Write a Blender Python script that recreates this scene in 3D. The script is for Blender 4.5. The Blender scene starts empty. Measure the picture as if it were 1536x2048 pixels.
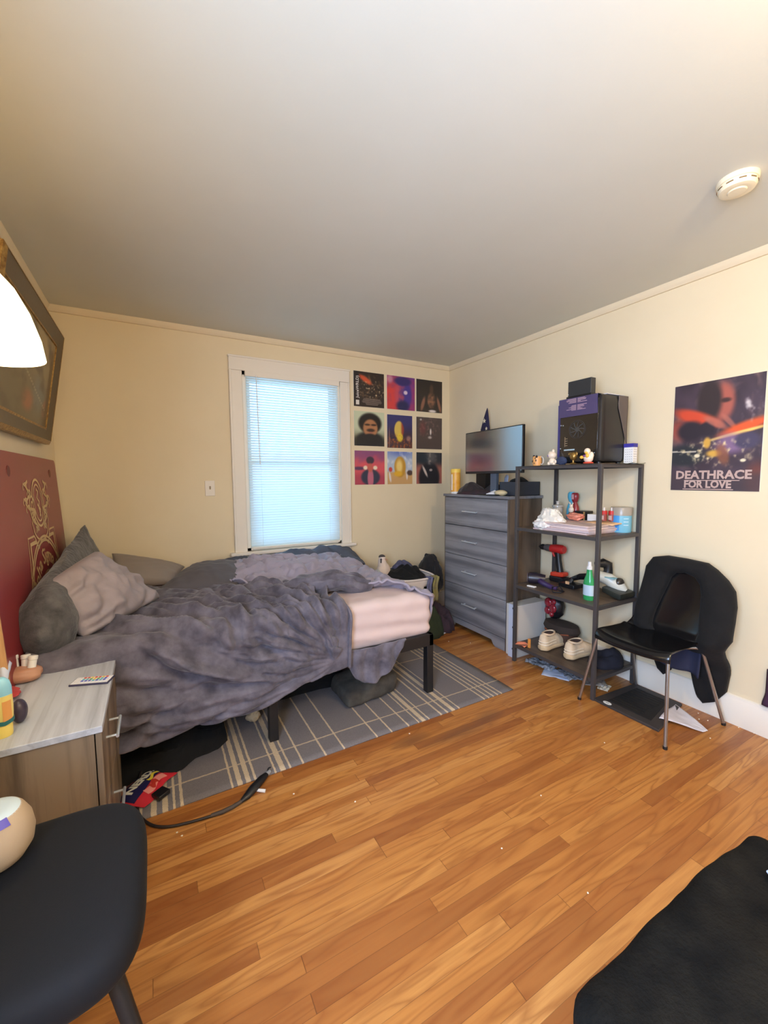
import bpy, math, random
from mathutils import Vector, Matrix, noise
random.seed(7)
C = bpy.context.scene.collection
PI = math.pi
# ------------------------------------------------------------------ helpers
def lin(c):
    return tuple(((x/255)/12.92 if x/255 <= .04045 else ((x/255+.055)/1.055)**2.4) for x in c)
def sm(a, b, x):
    t = max(0., min(1., (x-a)/(b-a) if b != a else 0.)); return t*t*(3-2*t)
def nz(x, y, z=0., s=1.):
    return noise.noise(Vector((x*s, y*s, z*s)))
def fb(x, y, z=0., s=1., o=3):
    r = 0; a = 1.
    for i in range(o):
        r += a*noise.noise(Vector((x*s+i*7.3, y*s-i*3.1, z*s+i*1.7))); a *= .5; s *= 2.03
    return r
class MB:
    def __init__(s): s.v = []; s.f = []
    def add(s, vs, fs):
        n = len(s.v); s.v += [Vector(v) for v in vs]; s.f += [tuple(i+n for i in f) for f in fs]; return s
    def box(s, x0, y0, z0, x1, y1, z1):
        return s.add([(x0,y0,z0),(x1,y0,z0),(x1,y1,z0),(x0,y1,z0),(x0,y0,z1),(x1,y0,z1),(x1,y1,z1),(x0,y1,z1)],
                     [(0,3,2,1),(4,5,6,7),(0,1,5,4),(1,2,6,5),(2,3,7,6),(3,0,4,7)])
    def tube(s, pts, r, n=10, closed=False, caps=True, sx=1., sy=1., up=None):
        pts = [Vector(p) for p in pts]; m = len(pts); rs = r if isinstance(r, (list, tuple)) else [r]*m
        vs = []; u = None
        for i, p in enumerate(pts):
            a = pts[(i-1) % m] if (closed or i > 0) else p; b = pts[(i+1) % m] if (closed or i < m-1) else p
            t = (b-a).normalized()
            if up is not None: u = Vector(up)
            elif u is None: u = Vector((0,0,1)) if abs(t.z) < .9 else Vector((1,0,0))
            u = (u - t*u.dot(t)).normalized(); w = t.cross(u)
            for k in range(n):
                g = 2*PI*k/n; vs.append(p + (w*math.cos(g)*sx + u*math.sin(g)*sy)*rs[i])
        fs = []
        for i in range(m if closed else m-1):
            j = (i+1) % m
            for k in range(n): fs.append((i*n+k, i*n+(k+1) % n, j*n+(k+1) % n, j*n+k))
        if caps and not closed: fs += [tuple(range(n))[::-1], tuple(range((m-1)*n, m*n))]
        return s.add(vs, fs)
    def cyl(s, a, b, r0, r1=None, n=20):
        return s.tube([a, b], [r0, r0 if r1 is None else r1], n)
    def lathe(s, prof, c=(0,0,0), n=24, sx=1., sy=1., axis=None):
        vs = []; M = Matrix() if axis is None else Vector((0,0,1)).rotation_difference(Vector(axis)).to_matrix().to_4x4()
        c = Vector(c)
        for r, z in prof:
            for k in range(n):
                g = 2*PI*k/n; vs.append(c + M @ Vector((r*math.cos(g)*sx, r*math.sin(g)*sy, z)))
        fs = []
        for i in range(len(prof)-1):
            for k in range(n): fs.append((i*n+k, i*n+(k+1) % n, (i+1)*n+(k+1) % n, (i+1)*n+k))
        fs += [tuple(range(n))[::-1], tuple(range((len(prof)-1)*n, len(prof)*n))]
        return s.add(vs, fs)
    def grid(s, fn, nu, nv, cu=False):
        vs = [fn(i/(nu if cu else nu-1), j/(nv-1)) for i in range(nu) for j in range(nv)]
        fs = []
        for i in range(nu if cu else nu-1):
            i2 = (i+1) % nu
            for j in range(nv-1): fs.append((i*nv+j, i2*nv+j, i2*nv+j+1, i*nv+j+1))
        return s.add(vs, fs)
    def prism(s, poly, ax, a, b):
        def P(p, h):
            return {'x': (h, p[0], p[1]), 'y': (p[0], h, p[1]), 'z': (p[0], p[1], h)}[ax]
        n = len(poly)
        return s.add([P(p, a) for p in poly]+[P(p, b) for p in poly],
                     [tuple(range(n)), tuple(range(n, 2*n))[::-1]]+[(i, i+n, (i+1) % n+n, (i+1) % n) for i in range(n)])
    def ell(s, c, r, nu=24, nv=14, f=None, rot=None):
        c = Vector(c); vs = []; R = rot or Matrix.Identity(3)
        for j in range(nv+1):
            ph = -PI/2+PI*j/nv
            for i in range(nu):
                g = 2*PI*i/nu; d = Vector((math.cos(ph)*math.cos(g), math.cos(ph)*math.sin(g), math.sin(ph)))
                k = 1+(f(d) if f else 0); vs.append(c + R @ Vector((d.x*r[0]*k, d.y*r[1]*k, d.z*r[2]*k)))
        fs = [(j*nu+i, j*nu+(i+1) % nu, (j+1)*nu+(i+1) % nu, (j+1)*nu+i) for j in range(nv) for i in range(nu)]
        return s.add(vs, fs)
    def warp(s, f): s.v = [Vector(f(v)) for v in s.v]; return s
    def xf(s, loc=(0,0,0), rot=(0,0,0)):
        from mathutils import Euler
        M = Euler(rot).to_matrix(); L = Vector(loc); s.v = [M @ v + L for v in s.v]; return s
    def build(s, name, mat, parent=None, org=None, bevel=0., sub=0, solid=0., ang=40, cols=None):
        if org is None: org = parent_org(parent)
        o3 = Vector(org); me = bpy.data.meshes.new(name)
        me.from_pydata([tuple(v-o3) for v in s.v], [], s.f)
        me.validate(clean_customdata=False)
        import bmesh
        bm = bmesh.new(); bm.from_mesh(me)
        if cols is None: bmesh.ops.remove_doubles(bm, verts=bm.verts, dist=1e-6)
        bmesh.ops.recalc_face_normals(bm, faces=bm.faces); bm.to_mesh(me); bm.free()
        me.polygons.foreach_set('use_smooth', [True]*len(me.polygons))
        me.set_sharp_from_angle(angle=math.radians(179 if len(me.polygons) > 1400 and name not in ('case', 'slats') else ang))
        if cols:
            at = me.color_attributes.new('print', 'FLOAT_COLOR', 'POINT')
            for i, c in enumerate(cols): at.data[i].color = (*c, 1)
        me.materials.append(mat)
        o = bpy.data.objects.new(name, me); C.objects.link(o)
        if parent is not None:
            o.parent = parent
        else: o.location = o3
        if bevel:
            b = o.modifiers.new('bevel', 'BEVEL'); b.width = bevel; b.segments = 2; b.limit_method = 'ANGLE'; b.angle_limit = math.radians(35)
        if solid:
            b = o.modifiers.new('thick', 'SOLIDIFY'); b.thickness = abs(solid); b.offset = -1 if solid > 0 else 1
        if sub:
            b = o.modifiers.new('sub', 'SUBSURF'); b.levels = sub; b.render_levels = sub
        return o
ORG = {}
def parent_org(p):
    while p is not None:
        if p.name in ORG: return ORG[p.name]
        p = p.parent
    return (0,0,0)
def tag(o, label, cat, group=None, kind=None):
    o['label'] = label; o['category'] = cat
    if group: o['group'] = group
    if kind: o['kind'] = kind
    return o
def thing(name, label, cat, loc, group=None):
    """Empty at the thing's base; parts are given in world coordinates"""
    o = bpy.data.objects.new(name, None); C.objects.link(o); o.location = loc; o.empty_display_size = .05
    ORG[o.name] = tuple(loc); return tag(o, label, cat, group)
def one(mb, name, mat, label, cat, loc, group=None, kind=None, **k):
    o = mb.build(name, mat, None, org=loc, **k); ORG[o.name] = tuple(loc); return tag(o, label, cat, group, kind)
def struct(mb, name, mat, parent=None, **k):
    o = mb.build(name, mat, parent, **k)
    if parent is None: o['kind'] = 'structure'
    return o
# ------------------------------------------------------------------ materials
def N(t, typ, **p):
    n = t.nodes.new(typ)
    for k, v in p.items():
        if k == 'inp':
            for a, b in v.items(): n.inputs[a].default_value = b
        else: setattr(n, k, v)
    return n
def L(t, a, b): t.links.new(a, b)
def base_mat(name):
    m = bpy.data.materials.new(name); m.use_nodes = True; t = m.node_tree
    return m, t, t.nodes['Principled BSDF']
def math_n(t, op, a, b=None, c=None, clamp=False):
    n = N(t, 'ShaderNodeMath', operation=op); n.use_clamp = clamp
    for i, x in enumerate((a, b, c)):
        if x is None: continue
        if isinstance(x, (int, float)): n.inputs[i].default_value = x
        else: L(t, x, n.inputs[i])
    return n.outputs[0]
def mixc(t, f, a, b, typ='MIX'):
    n = N(t, 'ShaderNodeMix', data_type='RGBA', blend_type=typ)
    for s, x in ((n.inputs[0], f), (n.inputs[6], a), (n.inputs[7], b)):
        if isinstance(x, (int, float)): s.default_value = x
        elif isinstance(x, tuple): s.default_value = (*x, 1) if len(x) == 3 else x
        else: L(t, x, s)
    return n.outputs[2]
def coords(t, scale=(1,1,1), rot=(0,0,0), obj=True):
    tc = N(t, 'ShaderNodeTexCoord'); mp = N(t, 'ShaderNodeMapping'); mp.inputs['Scale'].default_value = scale
    mp.inputs['Rotation'].default_value = rot
    L(t, tc.outputs['Object'], mp.inputs['Vector']); return mp.outputs[0]
def ntex(t, vec, scale, detail=3, rough=.55, dist=0.):
    n = N(t, 'ShaderNodeTexNoise', inp={'Scale': scale, 'Detail': detail, 'Roughness': rough, 'Distortion': dist})
    L(t, vec, n.inputs['Vector']); return n.outputs['Fac']
def ramp(t, fac, stops, interp='LINEAR'):
    r = N(t, 'ShaderNodeValToRGB'); r.color_ramp.interpolation = interp; e = r.color_ramp.elements
    while len(e) < len(stops): e.new(.5)
    for i, (p, c) in enumerate(stops):
        e[i].position = p; e[i].color = (*c, 1) if len(c) == 3 else c
    L(t, fac, r.inputs[0]); return r.outputs[0]
def bump(t, b, h, strength=.3, dist=.002):
    n = N(t, 'ShaderNodeBump', inp={'Strength': strength, 'Distance': dist}); L(t, h, n.inputs['Height']); L(t, n.outputs[0], b.inputs['Normal'])
def mat(name, col, rough=.5, metal=0., var=None, vs=8., bmp=None, sheen=0., spec=.5, emit=None, es=0., alpha=None, trans=0., coat=0., vscale=(1,1,1)):
    m, t, b = base_mat(name); c = lin(col)
    b.inputs['Base Color'].default_value = (*c, 1); b.inputs['Roughness'].default_value = rough; b.inputs['Metallic'].default_value = metal
    b.inputs['Specular IOR Level'].default_value = spec; b.inputs['Sheen Weight'].default_value = sheen
    b.inputs['Sheen Roughness'].default_value = .4
    b.inputs['Transmission Weight'].default_value = trans; b.inputs['Coat Weight'].default_value = coat
    v = coords(t, vscale)
    if var:
        f = ntex(t, v, vs, 4, .6); f = math_n(t, 'SMOOTH_MIN', math_n(t, 'MULTIPLY_ADD', f, 3., -1., clamp=True), 1., .1)
        L(t, mixc(t, f, c, lin(var)), b.inputs['Base Color'])
    if bmp: bump(t, b, ntex(t, v, bmp[0], 4, .6), bmp[1], bmp[2] if len(bmp) > 2 else .002)
    if emit: b.inputs['Emission Color'].default_value = (*lin(emit), 1); b.inputs['Emission Strength'].default_value = es
    return m
def print_mat(name, rough=.5):
    m, t, b = base_mat(name); a = N(t, 'ShaderNodeAttribute', attribute_name='print'); L(t, a.outputs['Color'], b.inputs['Base Color'])
    b.inputs['Roughness'].default_value = rough; return m
def wood_grey(name, axis, light, dark, sc=1., rough=.45):
    m, t, b = base_mat(name)
    s = {'x': (1.2, 26, 26), 'y': (26, 1.2, 26), 'z': (26, 26, 1.2)}[axis]
    v = coords(t, tuple(q*sc for q in s)); f1 = ntex(t, v, 1., 6, .65, .6)
    s2 = {'x': (1., 5, 5), 'y': (5, 1., 5), 'z': (5, 5, 1.)}[axis]; v2 = coords(t, tuple(q*sc for q in s2)); f2 = ntex(t, v2, 1.6, 3, .5, 1.2)
    w = N(t, 'ShaderNodeTexWave', wave_type='RINGS', inp={'Scale': .55, 'Distortion': 5., 'Detail': 2., 'Detail Scale': .8}); L(t, v2, w.inputs['Vector'])
    f = math_n(t, 'MULTIPLY_ADD', f1, .72, math_n(t, 'MULTIPLY_ADD', f2, .38, math_n(t, 'MULTIPLY', w.outputs['Fac'], .22)))
    L(t, ramp(t, f, [(.40, lin(dark)), (.58, lin([(a+c)/2 for a, c in zip(light, dark)])), (.78, lin(light))]), b.inputs['Base Color'])
    b.inputs['Roughness'].default_value = rough; bump(t, b, f1, .25, .001); return m
M = {}
M['wall'] = mat('wall_paint', (229, 214, 181), .75, var=(225, 209, 175), vs=1.5, bmp=(160, .06))
M['ceil'] = mat('ceiling_paint', (213, 212, 200), .85, var=(209, 208, 195), vs=1.2, bmp=(120, .08))
M['trim'] = mat('trim_paint', (232, 224, 210), .45, bmp=(60, .05))
M['crown'] = mat('crown_paint', (226, 210, 178), .6)
M['white'] = mat('white_plastic', (235, 233, 228), .4)
M['ivory'] = mat('ivory_plastic', (235, 222, 190), .4)
M['black'] = mat('black_plastic', (24, 24, 27), .4)
M['blackm'] = mat('black_metal', (25, 24, 26), .5, bmp=(90, .1))
M['shelfm'] = mat('shelf_metal', (66, 62, 62), .5)
M['chrome'] = mat('chrome', (168, 164, 160), .34, .9)
M['nickel'] = mat('brushed_nickel', (206, 214, 222), .3, .6)
M['brown'] = wood_grey('shelf_board', 'y', (104, 88, 74), (62, 50, 42))
M['dfront'] = wood_grey('dresser_front_wood', 'y', (140, 140, 144), (90, 90, 96), 1.)
M['dside'] = wood_grey('dresser_side_wood', 'z', (112, 96, 80), (62, 52, 44))
M['ntop'] = wood_grey('nightstand_top_wood_daylit', 'y', (198, 203, 212), (126, 130, 138), .9, .3)  # cool daylight falling on the top is mixed into this wood colour
M['nside'] = wood_grey('nightstand_side_wood', 'z', (142, 124, 102), (78, 66, 54), .9)
M['plush'] = mat('grey_plush', (112, 108, 120), .9, var=(70, 66, 76), vs=10., sheen=.25, bmp=(220, .35, .003))
M['bolster'] = mat('bolster_velvet', (96, 95, 97), .9, var=(52, 52, 57), vs=13., sheen=.3, bmp=(26, .8, .012))
M['pillow'] = mat('pillow_cotton', (152, 142, 146), .9, bmp=(14, .35, .01), sheen=.1)
M['pillow2'] = mat('pillow_cotton_plain', (144, 134, 128), .9, sheen=.1)
M['pillow3'] = mat('pillow_cotton_dark', (88, 84, 88), .9, sheen=.1, bmp=(10, .3, .01))
M['comf'] = mat('comforter_cotton', (158, 151, 166), .85, var=(146, 139, 153), vs=3, sheen=.15, bmp=(18, .55, .012))
M['sheetb'] = mat('blue_grey_sheet', (84, 90, 104), .85, var=(70, 74, 88), vs=5, bmp=(22, .5, .01))
M['sheet'] = mat('pink_sheet', (206, 186, 182), .8, bmp=(9, .15, .01))
M['blackc'] = mat('black_cloth', (12, 12, 14), .95, var=(7, 7, 8), vs=20, sheen=.02, bmp=(60, .4, .004))
M['blackfur'] = mat('black_plush', (27, 25, 21), .95, var=(8, 8, 8), vs=9, sheen=.0, spec=.12, bmp=(120, .6, .006))
M['seatf'] = mat('black_seat_fabric', (16, 18, 23), .8, sheen=.03, spec=.3, bmp=(500, .4, .001))
M['paper'] = mat('paper', (222, 222, 228), .8)
M['print'] = print_mat('printed_card')
M['glass'] = mat('lamp_glass', (255, 240, 210), .4, emit=(255, 226, 170), es=6.)
def plastic(n, c, r=.4, **k): return mat(n, c, r, **k)
# floor -------------------------------------------------------------
def floor_mat():
    m, t, b = base_mat('oak_strip_floor'); tc = N(t, 'ShaderNodeTexCoord'); sp = N(t, 'ShaderNodeSeparateXYZ'); L(t, tc.outputs['Object'], sp.inputs[0])
    X, Y = sp.outputs[0], sp.outputs[1]
    yr = math_n(t, 'DIVIDE', Y, .047); row = math_n(t, 'FLOOR', yr); fy = math_n(t, 'FRACT', yr)
    w1 = N(t, 'ShaderNodeTexWhiteNoise', noise_dimensions='1D'); L(t, row, w1.inputs['W'])
    px = math_n(t, 'MULTIPLY_ADD', X, 1/.95, math_n(t, 'MULTIPLY', w1.outputs['Value'], 9.7)); ix = math_n(t, 'FLOOR', px); fx = math_n(t, 'FRACT', px)
    cb = N(t, 'ShaderNodeCombineXYZ'); L(t, ix, cb.inputs[0]); L(t, row, cb.inputs[1])
    w2 = N(t, 'ShaderNodeTexWhiteNoise', noise_dimensions='3D'); L(t, cb.outputs[0], w2.inputs['Vector'])
    base = ramp(t, w2.outputs['Value'], [(0., lin((146, 90, 44))), (.18, lin((168, 108, 53))), (.5, lin((182, 122, 60))), (.85, lin((190, 131, 66))), (1., lin((204, 148, 84)))])
    cv = N(t, 'ShaderNodeCombineXYZ'); L(t, math_n(t, 'MULTIPLY', X, 3.), cv.inputs[0]); L(t, math_n(t, 'MULTIPLY', Y, 75.), cv.inputs[1]); L(t, math_n(t, 'MULTIPLY', w2.outputs['Value'], 60.), cv.inputs[2])
    g1 = ntex(t, cv.outputs[0], 1.3, 5, .65, .4)
    cv2 = N(t, 'ShaderNodeCombineXYZ'); L(t, math_n(t, 'MULTIPLY', X, 1.6), cv2.inputs[0]); L(t, math_n(t, 'MULTIPLY_ADD', Y, 14., math_n(t, 'MULTIPLY', w2.outputs['Value'], 13.)), cv2.inputs[1]); L(t, math_n(t, 'MULTIPLY', w2.outputs['Value'], 31.), cv2.inputs[2])
    g2 = ntex(t, cv2.outputs[0], 1.5, 1.5, .4, .6)
    rings = math_n(t, 'PINGPONG', math_n(t, 'MULTIPLY', g2, 9.), 1.); rings = math_n(t, 'POWER', rings, 2.2)
    c = mixc(t, math_n(t, 'MULTIPLY', rings, .55), base, lin((126, 68, 28)))
    c = mixc(t, math_n(t, 'MULTIPLY_ADD', g1, 1.1, -.38, clamp=True), c, lin((150, 84, 34)))
    # worn dark patches of the varnish
    v3 = coords(t, (1.0, 1.6, 1)); st = ntex(t, v3, 1.3, 3, .6)
    c = mixc(t, math_n(t, 'MULTIPLY', math_n(t, 'MULTIPLY_ADD', st, 4., -2.3, clamp=True), .25), c, lin((120, 66, 34)))
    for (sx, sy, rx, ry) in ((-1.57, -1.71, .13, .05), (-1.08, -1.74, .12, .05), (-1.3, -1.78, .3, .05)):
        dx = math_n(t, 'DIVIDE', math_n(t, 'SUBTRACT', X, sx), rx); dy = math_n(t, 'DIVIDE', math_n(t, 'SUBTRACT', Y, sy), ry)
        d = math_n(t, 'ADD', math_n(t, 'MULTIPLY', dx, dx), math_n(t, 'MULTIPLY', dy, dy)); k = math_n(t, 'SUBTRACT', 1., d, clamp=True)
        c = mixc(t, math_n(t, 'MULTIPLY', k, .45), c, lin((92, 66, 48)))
    e1 = math_n(t, 'LESS_THAN', fy, .022); e2 = math_n(t, 'LESS_THAN', fx, .0022)
    gap = math_n(t, 'MAXIMUM', e1, e2); c = mixc(t, math_n(t, 'MULTIPLY', gap, .55), c, lin((70, 36, 14)))
    L(t, c, b.inputs['Base Color'])
    rr = math_n(t, 'MULTIPLY_ADD', g1, .25, .27); L(t, rr, b.inputs['Roughness']); b.inputs['Coat Weight'].default_value = .15; b.inputs['Coat Roughness'].default_value = .25
    bump(t, b, math_n(t, 'SUBTRACT', math_n(t, 'MULTIPLY', g1, .15), gap), .35, .001)
    return m
# ------------------------------------------------------------------ setting
XL, YB, H = -3.18, -5.0, 2.41
struct(MB().box(XL-.1, YB-.1, -.1, .1, .1, 0), 'floor', floor_mat())
struct(MB().box(XL-.1, YB-.1, H, .1, .1, H+.1), 'ceiling', M['ceil'])
WX0, WX1, WZ0, WZ1 = -2.005, -1.195, .745, 2.145
mb = MB().box(XL-.1, 0, 0, WX0, .1, H).box(WX1, 0, 0, .1, .1, H).box(WX0, 0, 0, WX1, .1, WZ0).box(WX0, 0, WZ1, WX1, .1, H)
struct(mb, 'wall_back', M['wall'])
struct(MB().box(0, YB-.1, 0, .1, 0, H), 'wall_right', M['wall'])
LY0, LY1, LZ0, LZ1 = -4.1, -2.95, .8, 2.15
mb = MB().box(XL-.1, YB-.1, 0, XL, LY0, H).box(XL-.1, LY1, 0, XL, 0, H).box(XL-.1, LY0, 0, XL, LY1, LZ0).box(XL-.1, LY0, LZ1, XL, LY1, H)
struct(mb, 'wall_left', M['wall'])
struct(MB().box(XL, YB-.1, 0, 0, YB, H), 'wall_front', M['wall'])
# crown strips
def crown(p0, p1, name, inward):
    prof = [(0, 0), (.012, 0), (.022, .012), (.03, .03), (.03, .038), (0, .038)]
    m = MB()
    if name.endswith('back') or name.endswith('front'):
        y = p0[1]; m.prism([(y+inward*a, H-.038+z) for a, z in prof], 'x', p0[0], p1[0])
    else:
        x = p0[0]; m.add([], []); m.prism([(x+inward*a, H-.038+z) for a, z in prof], 'y', p0[1], p1[1])
    return struct(m, name, M['crown'])
crown((XL, 0), (0, 0), 'trim_back', -1)
crown((0, YB), (0, 0), 'trim_right', -1)
crown((XL, YB), (XL, 0), 'trim_left', 1)
def bboard(name, ax, a, b, c, inw):
    pr = [(0, 0), (.018, 0), (.018, .125), (.012, .135), (.010, .15), (.004, .155), (0, .155)]
    m = MB().prism([(c+inw*p, z) for p, z in pr], ax, a, b); return struct(m, name, M['trim'])
bboard('baseboard_back', 'x', XL, 0, 0, -1); bboard('baseboard_right', 'y', YB, 0, 0, -1); bboard('baseboard_left', 'y', YB, 0, XL, 1)
# ------------------------------------------------------------------ window in the back wall
w = bpy.data.objects.new('window_1', None); C.objects.link(w); w['kind'] = 'structure'; w.location = (-1.6, 0, .72); ORG[w.name] = (-1.6, 0, .72)
cs = MB()
cs.box(-2.10, -.02, .735, WX0, 0, 2.14).box(WX1, -.02, .735, -1.105, 0, 2.14)
cs.box(-2.10, -.024, 2.14, -1.105, 0, 2.245).box(-2.105, -.03, 2.235, -1.10, 0, 2.25)
cs.box(-2.10, -.026, .735, -2.082, 0, 2.14).box(-1.123, -.026, .735, -1.105, 0, 2.14)
cs.build('casing', M['trim'], w, bevel=.003)
MB().box(-2.135, -.055, .715, -1.07, .02, .742).build('sill', M['trim'], w, bevel=.006)
MB().box(-2.095, -.018, .62, -1.11, 0, .715).build('apron', M['trim'], w, bevel=.003)
fr = MB().box(WX0, 0, WZ0, WX0+.03, .09, WZ1).box(WX1-.03, 0, WZ0, WX1, .09, WZ1).box(WX0, 0, WZ1-.03, WX1, .09, WZ1).box(WX0, 0, WZ0-.03, WX1, .1, WZ0+.02)
fr.build('frame', M['trim'], w)
for nm, z0, z1, y in (('upper_sash', 1.43, 2.12, .065), ('lower_sash', .76, 1.46, .045)):
    s_ = MB().box(WX0+.03, y, z0, WX0+.07, y+.02, z1).box(WX1-.07, y, z0, WX1-.03, y+.02, z1).box(WX0+.07, y, z1-.035, WX1-.07, y+.02, z1).box(WX0+.07, y, z0, WX1-.07, y+.02, z0+.035)
    so = s_.build(nm, M['trim'], w)
    g = MB().box(WX0+.07, y+.008, z0+.035, WX1-.07, y+.012, z1-.035)
    gm = mat('pane_glass', (255, 255, 255), 0., trans=1.); gm.node_tree.nodes['Principled BSDF'].inputs['IOR'].default_value = 1.1
    g.build('pane', gm, so)
# blind
bm_, t_, b_ = base_mat('blind_vinyl')
b_.inputs['Base Color'].default_value = (*lin((236, 240, 240)), 1); b_.inputs['Roughness'].default_value = .5
tr = N(t_, 'ShaderNodeBsdfTranslucent'); tr.inputs[0].default_value = (*lin((205, 232, 246)), 1); mx = N(t_, 'ShaderNodeMixShader'); mx.inputs[0].default_value = .35
L(t_, b_.outputs[0], mx.inputs[1]); L(t_, tr.outputs[0], mx.inputs[2]); L(t_, mx.outputs[0], t_.nodes['Material Output'].inputs[0])
bl = thing('window_blind', 'white horizontal slat blind lowered over the window', 'blind', (-1.6, -.012, .75))
BX0, BX1 = -1.975, -1.218
MB().box(BX0-.01, -.036, 2.10, BX1+.01, -.002, 2.142).build('headrail', M['trim'], bl, bevel=.002)
sl = MB(); n = 66; z0 = .79
for i in range(n):
    z = z0+(2.095-z0)*i/(n-1)
    def slat(u, v, z=z):
        a = (v-.5)*.0245; cam = .0022*(1-(2*v-1)**2)
        return (BX0+(BX1-BX0)*u, -.018+a*math.cos(.86)-cam*.9, z+a*math.sin(.86))
    sl.grid(slat, 2, 5)
sl.build('slats', bm_, bl)
MB().box(BX0, -.028, .757, BX1, -.008, .774).build('bottom_rail', M['trim'], bl, bevel=.003)
for x in (-1.885, -1.31):
    MB().tube([(x, -.030, .765), (x, -.030, 2.11)], .0009, 5).build('ladder_cord', M['white'], bl)
MB().cyl((-1.905, -.045, 2.11), (-1.895, -.047, 1.43), .0035, n=8).build('wand', M['white'], bl)
# window_2 in the left wall, beside the photographer
w2 = bpy.data.objects.new('window_2', None); C.objects.link(w2); w2['kind'] = 'structure'; w2.location = (XL, -3.5, .8); ORG[w2.name] = (XL, -3.5, .8)
MB().box(XL, LY0-.09, LZ0, XL+.02, LY0, LZ1).box(XL, LY1, LZ0, XL+.02, LY1+.09, LZ1).box(XL, LY0-.09, LZ1, XL+.02, LY1+.09, LZ1+.1).build('casing', M['trim'], w2)
MB().box(XL-.02, LY0-.12, LZ0-.03, XL+.05, LY1+.12, LZ0).build('sill', M['trim'], w2)
MB().box(XL-.07, LY0, 1.45, XL-.05, LY1, 1.49).box(XL-.07, LY0, LZ0, XL-.05, LY0+.04, LZ1).box(XL-.07, LY1-.04, LZ0, XL-.05, LY1, LZ1).build('sash', M['trim'], w2)
# ------------------------------------------------------------------ wall switch, smoke alarm, ceiling lamp
sw = thing('light_switch', 'white single toggle light switch on the back wall left of the window', 'light switch', (-2.262, 0, 1.245))
MB().box(-2.297, -.007, 1.188, -2.227, 0, 1.303).build('switch_plate', M['trim'], sw, bevel=.003)
MB().box(-2.267, -.016, 1.238, -2.257, -.006, 1.262).build('toggle', mat('toggle', (150, 130, 100), .5), sw, bevel=.002)
sd = thing('smoke_detector', 'round white smoke detector on the ceiling casting a shadow', 'smoke detector', (-.685, -2.59, H))
MB().lathe([(.001, H), (.064, H), (.064, H-.012), (.061, H-.016), (.001, H-.016)], (-.685, -2.59, 0), 40).build('base_ring', M['ivory'], sd)
MB().lathe([(.001, H-.014), (.057, H-.014), (.059, H-.03), (.054, H-.039), (.043, H-.042), (.030, H-.041), (.027, H-.045), (.001, H-.046)], (-.685, -2.59, 0), 40).build('cover', M['ivory'], sd)
vs_ = MB()
for k in range(10):
    a = 2*PI*k/10
    vs_.tube([(-.685+.0593*math.cos(a+d), -2.59+.0593*math.sin(a+d), H-.026) for d in [i*.09-.18 for i in range(5)]], .0022, 6)
vs_.build('vent', mat('vent_dark', (120, 95, 60), .6), sd)
cl = thing('ceiling_lamp', 'flush glass dome ceiling light behind the camera', 'ceiling lamp', (-1.5, -3.55, H))
MB().lathe([(.001, H), (.15, H), (.15, H-.025), (.001, H-.025)], (-1.5, -3.55, 0), 32).build('base_plate', M['nickel'], cl)
MB().lathe([(.14, H-.025), (.135, H-.05), (.11, H-.08), (.07, H-.10), (.001, H-.108)], (-1.5, -3.55, 0), 32).build('glass_dome', mat('dome_glass', (255, 240, 210), .4, emit=(255, 214, 150), es=3.), cl)
# ------------------------------------------------------------------ rug
def rug_mat():
    m, t, b = base_mat('striped_rug'); tc = N(t, 'ShaderNodeTexCoord'); sp = N(t, 'ShaderNodeSeparateXYZ'); L(t, tc.outputs['Object'], sp.inputs[0])
    wob = math_n(t, 'MULTIPLY_ADD', ntex(t, tc.outputs['Object'], 55, 2), .006, -.003); X = math_n(t, 'ADD', sp.outputs[0], wob); Y = math_n(t, 'ADD', sp.outputs[1], wob)
    lines = [(-.848, 7), (-.88, 7), (-.915, 7), (-.95, 7), (-.985, 7), (-1.175, 6), (-1.216, 17), (-1.258, 8), (-1.3, 8), (-1.384, 6), (-1.418, 17), (-1.45, 5), (-1.514, 6), (-1.618, 6),
             (-1.704, 6), (-1.885, 6), (-1.98, 6), (-2.091, 6), (-2.152, 6), (-2.185, 17), (-2.218, 6), (-2.306, 7), (-2.335, 14), (-2.37, 14), (-2.401, 6), (-2.595, 8), (-2.622, 6), (-2.655, 14), (-2.695, 14), (-2.74, 8)]
    tot = None
    for x, wd in lines:
        d = math_n(t, 'ABSOLUTE', math_n(t, 'SUBTRACT', X, x)); k = math_n(t, 'LESS_THAN', d, wd*.00072)
        tot = k if tot is None else math_n(t, 'MAXIMUM', tot, k)
    for y in (-1.47, -.95, -.43):
        d = math_n(t, 'ABSOLUTE', math_n(t, 'SUBTRACT', Y, y)); tot = math_n(t, 'MAXIMUM', tot, math_n(t, 'MULTIPLY', math_n(t, 'LESS_THAN', d, .0045), .8))
    f = ntex(t, tc.outputs['Object'], 260, 2); base = mixc(t, f, lin((92, 86, 86)), lin((128, 122, 122)))
    ln = mixc(t, f, lin((160, 140, 112)), lin((212, 192, 162)))
    L(t, mixc(t, tot, base, ln), b.inputs['Base Color']); b.inputs['Roughness'].default_value = .95; bump(t, b, math_n(t, 'ADD', f, math_n(t, 'MULTIPLY', tot, .5)), .5, .002); return m
rg = MB().grid(lambda u, v: (-3.16+(2.41+.006*math.sin(v*9))*u, -1.605+1.52*v, .006+.0012*math.sin(u*23+v*5)), 60, 40)
one(rg, 'area_rug', rug_mat(), 'grey area rug with cream stripes lying under the bed', 'rug', (0, 0, 0), solid=.006)
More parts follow.
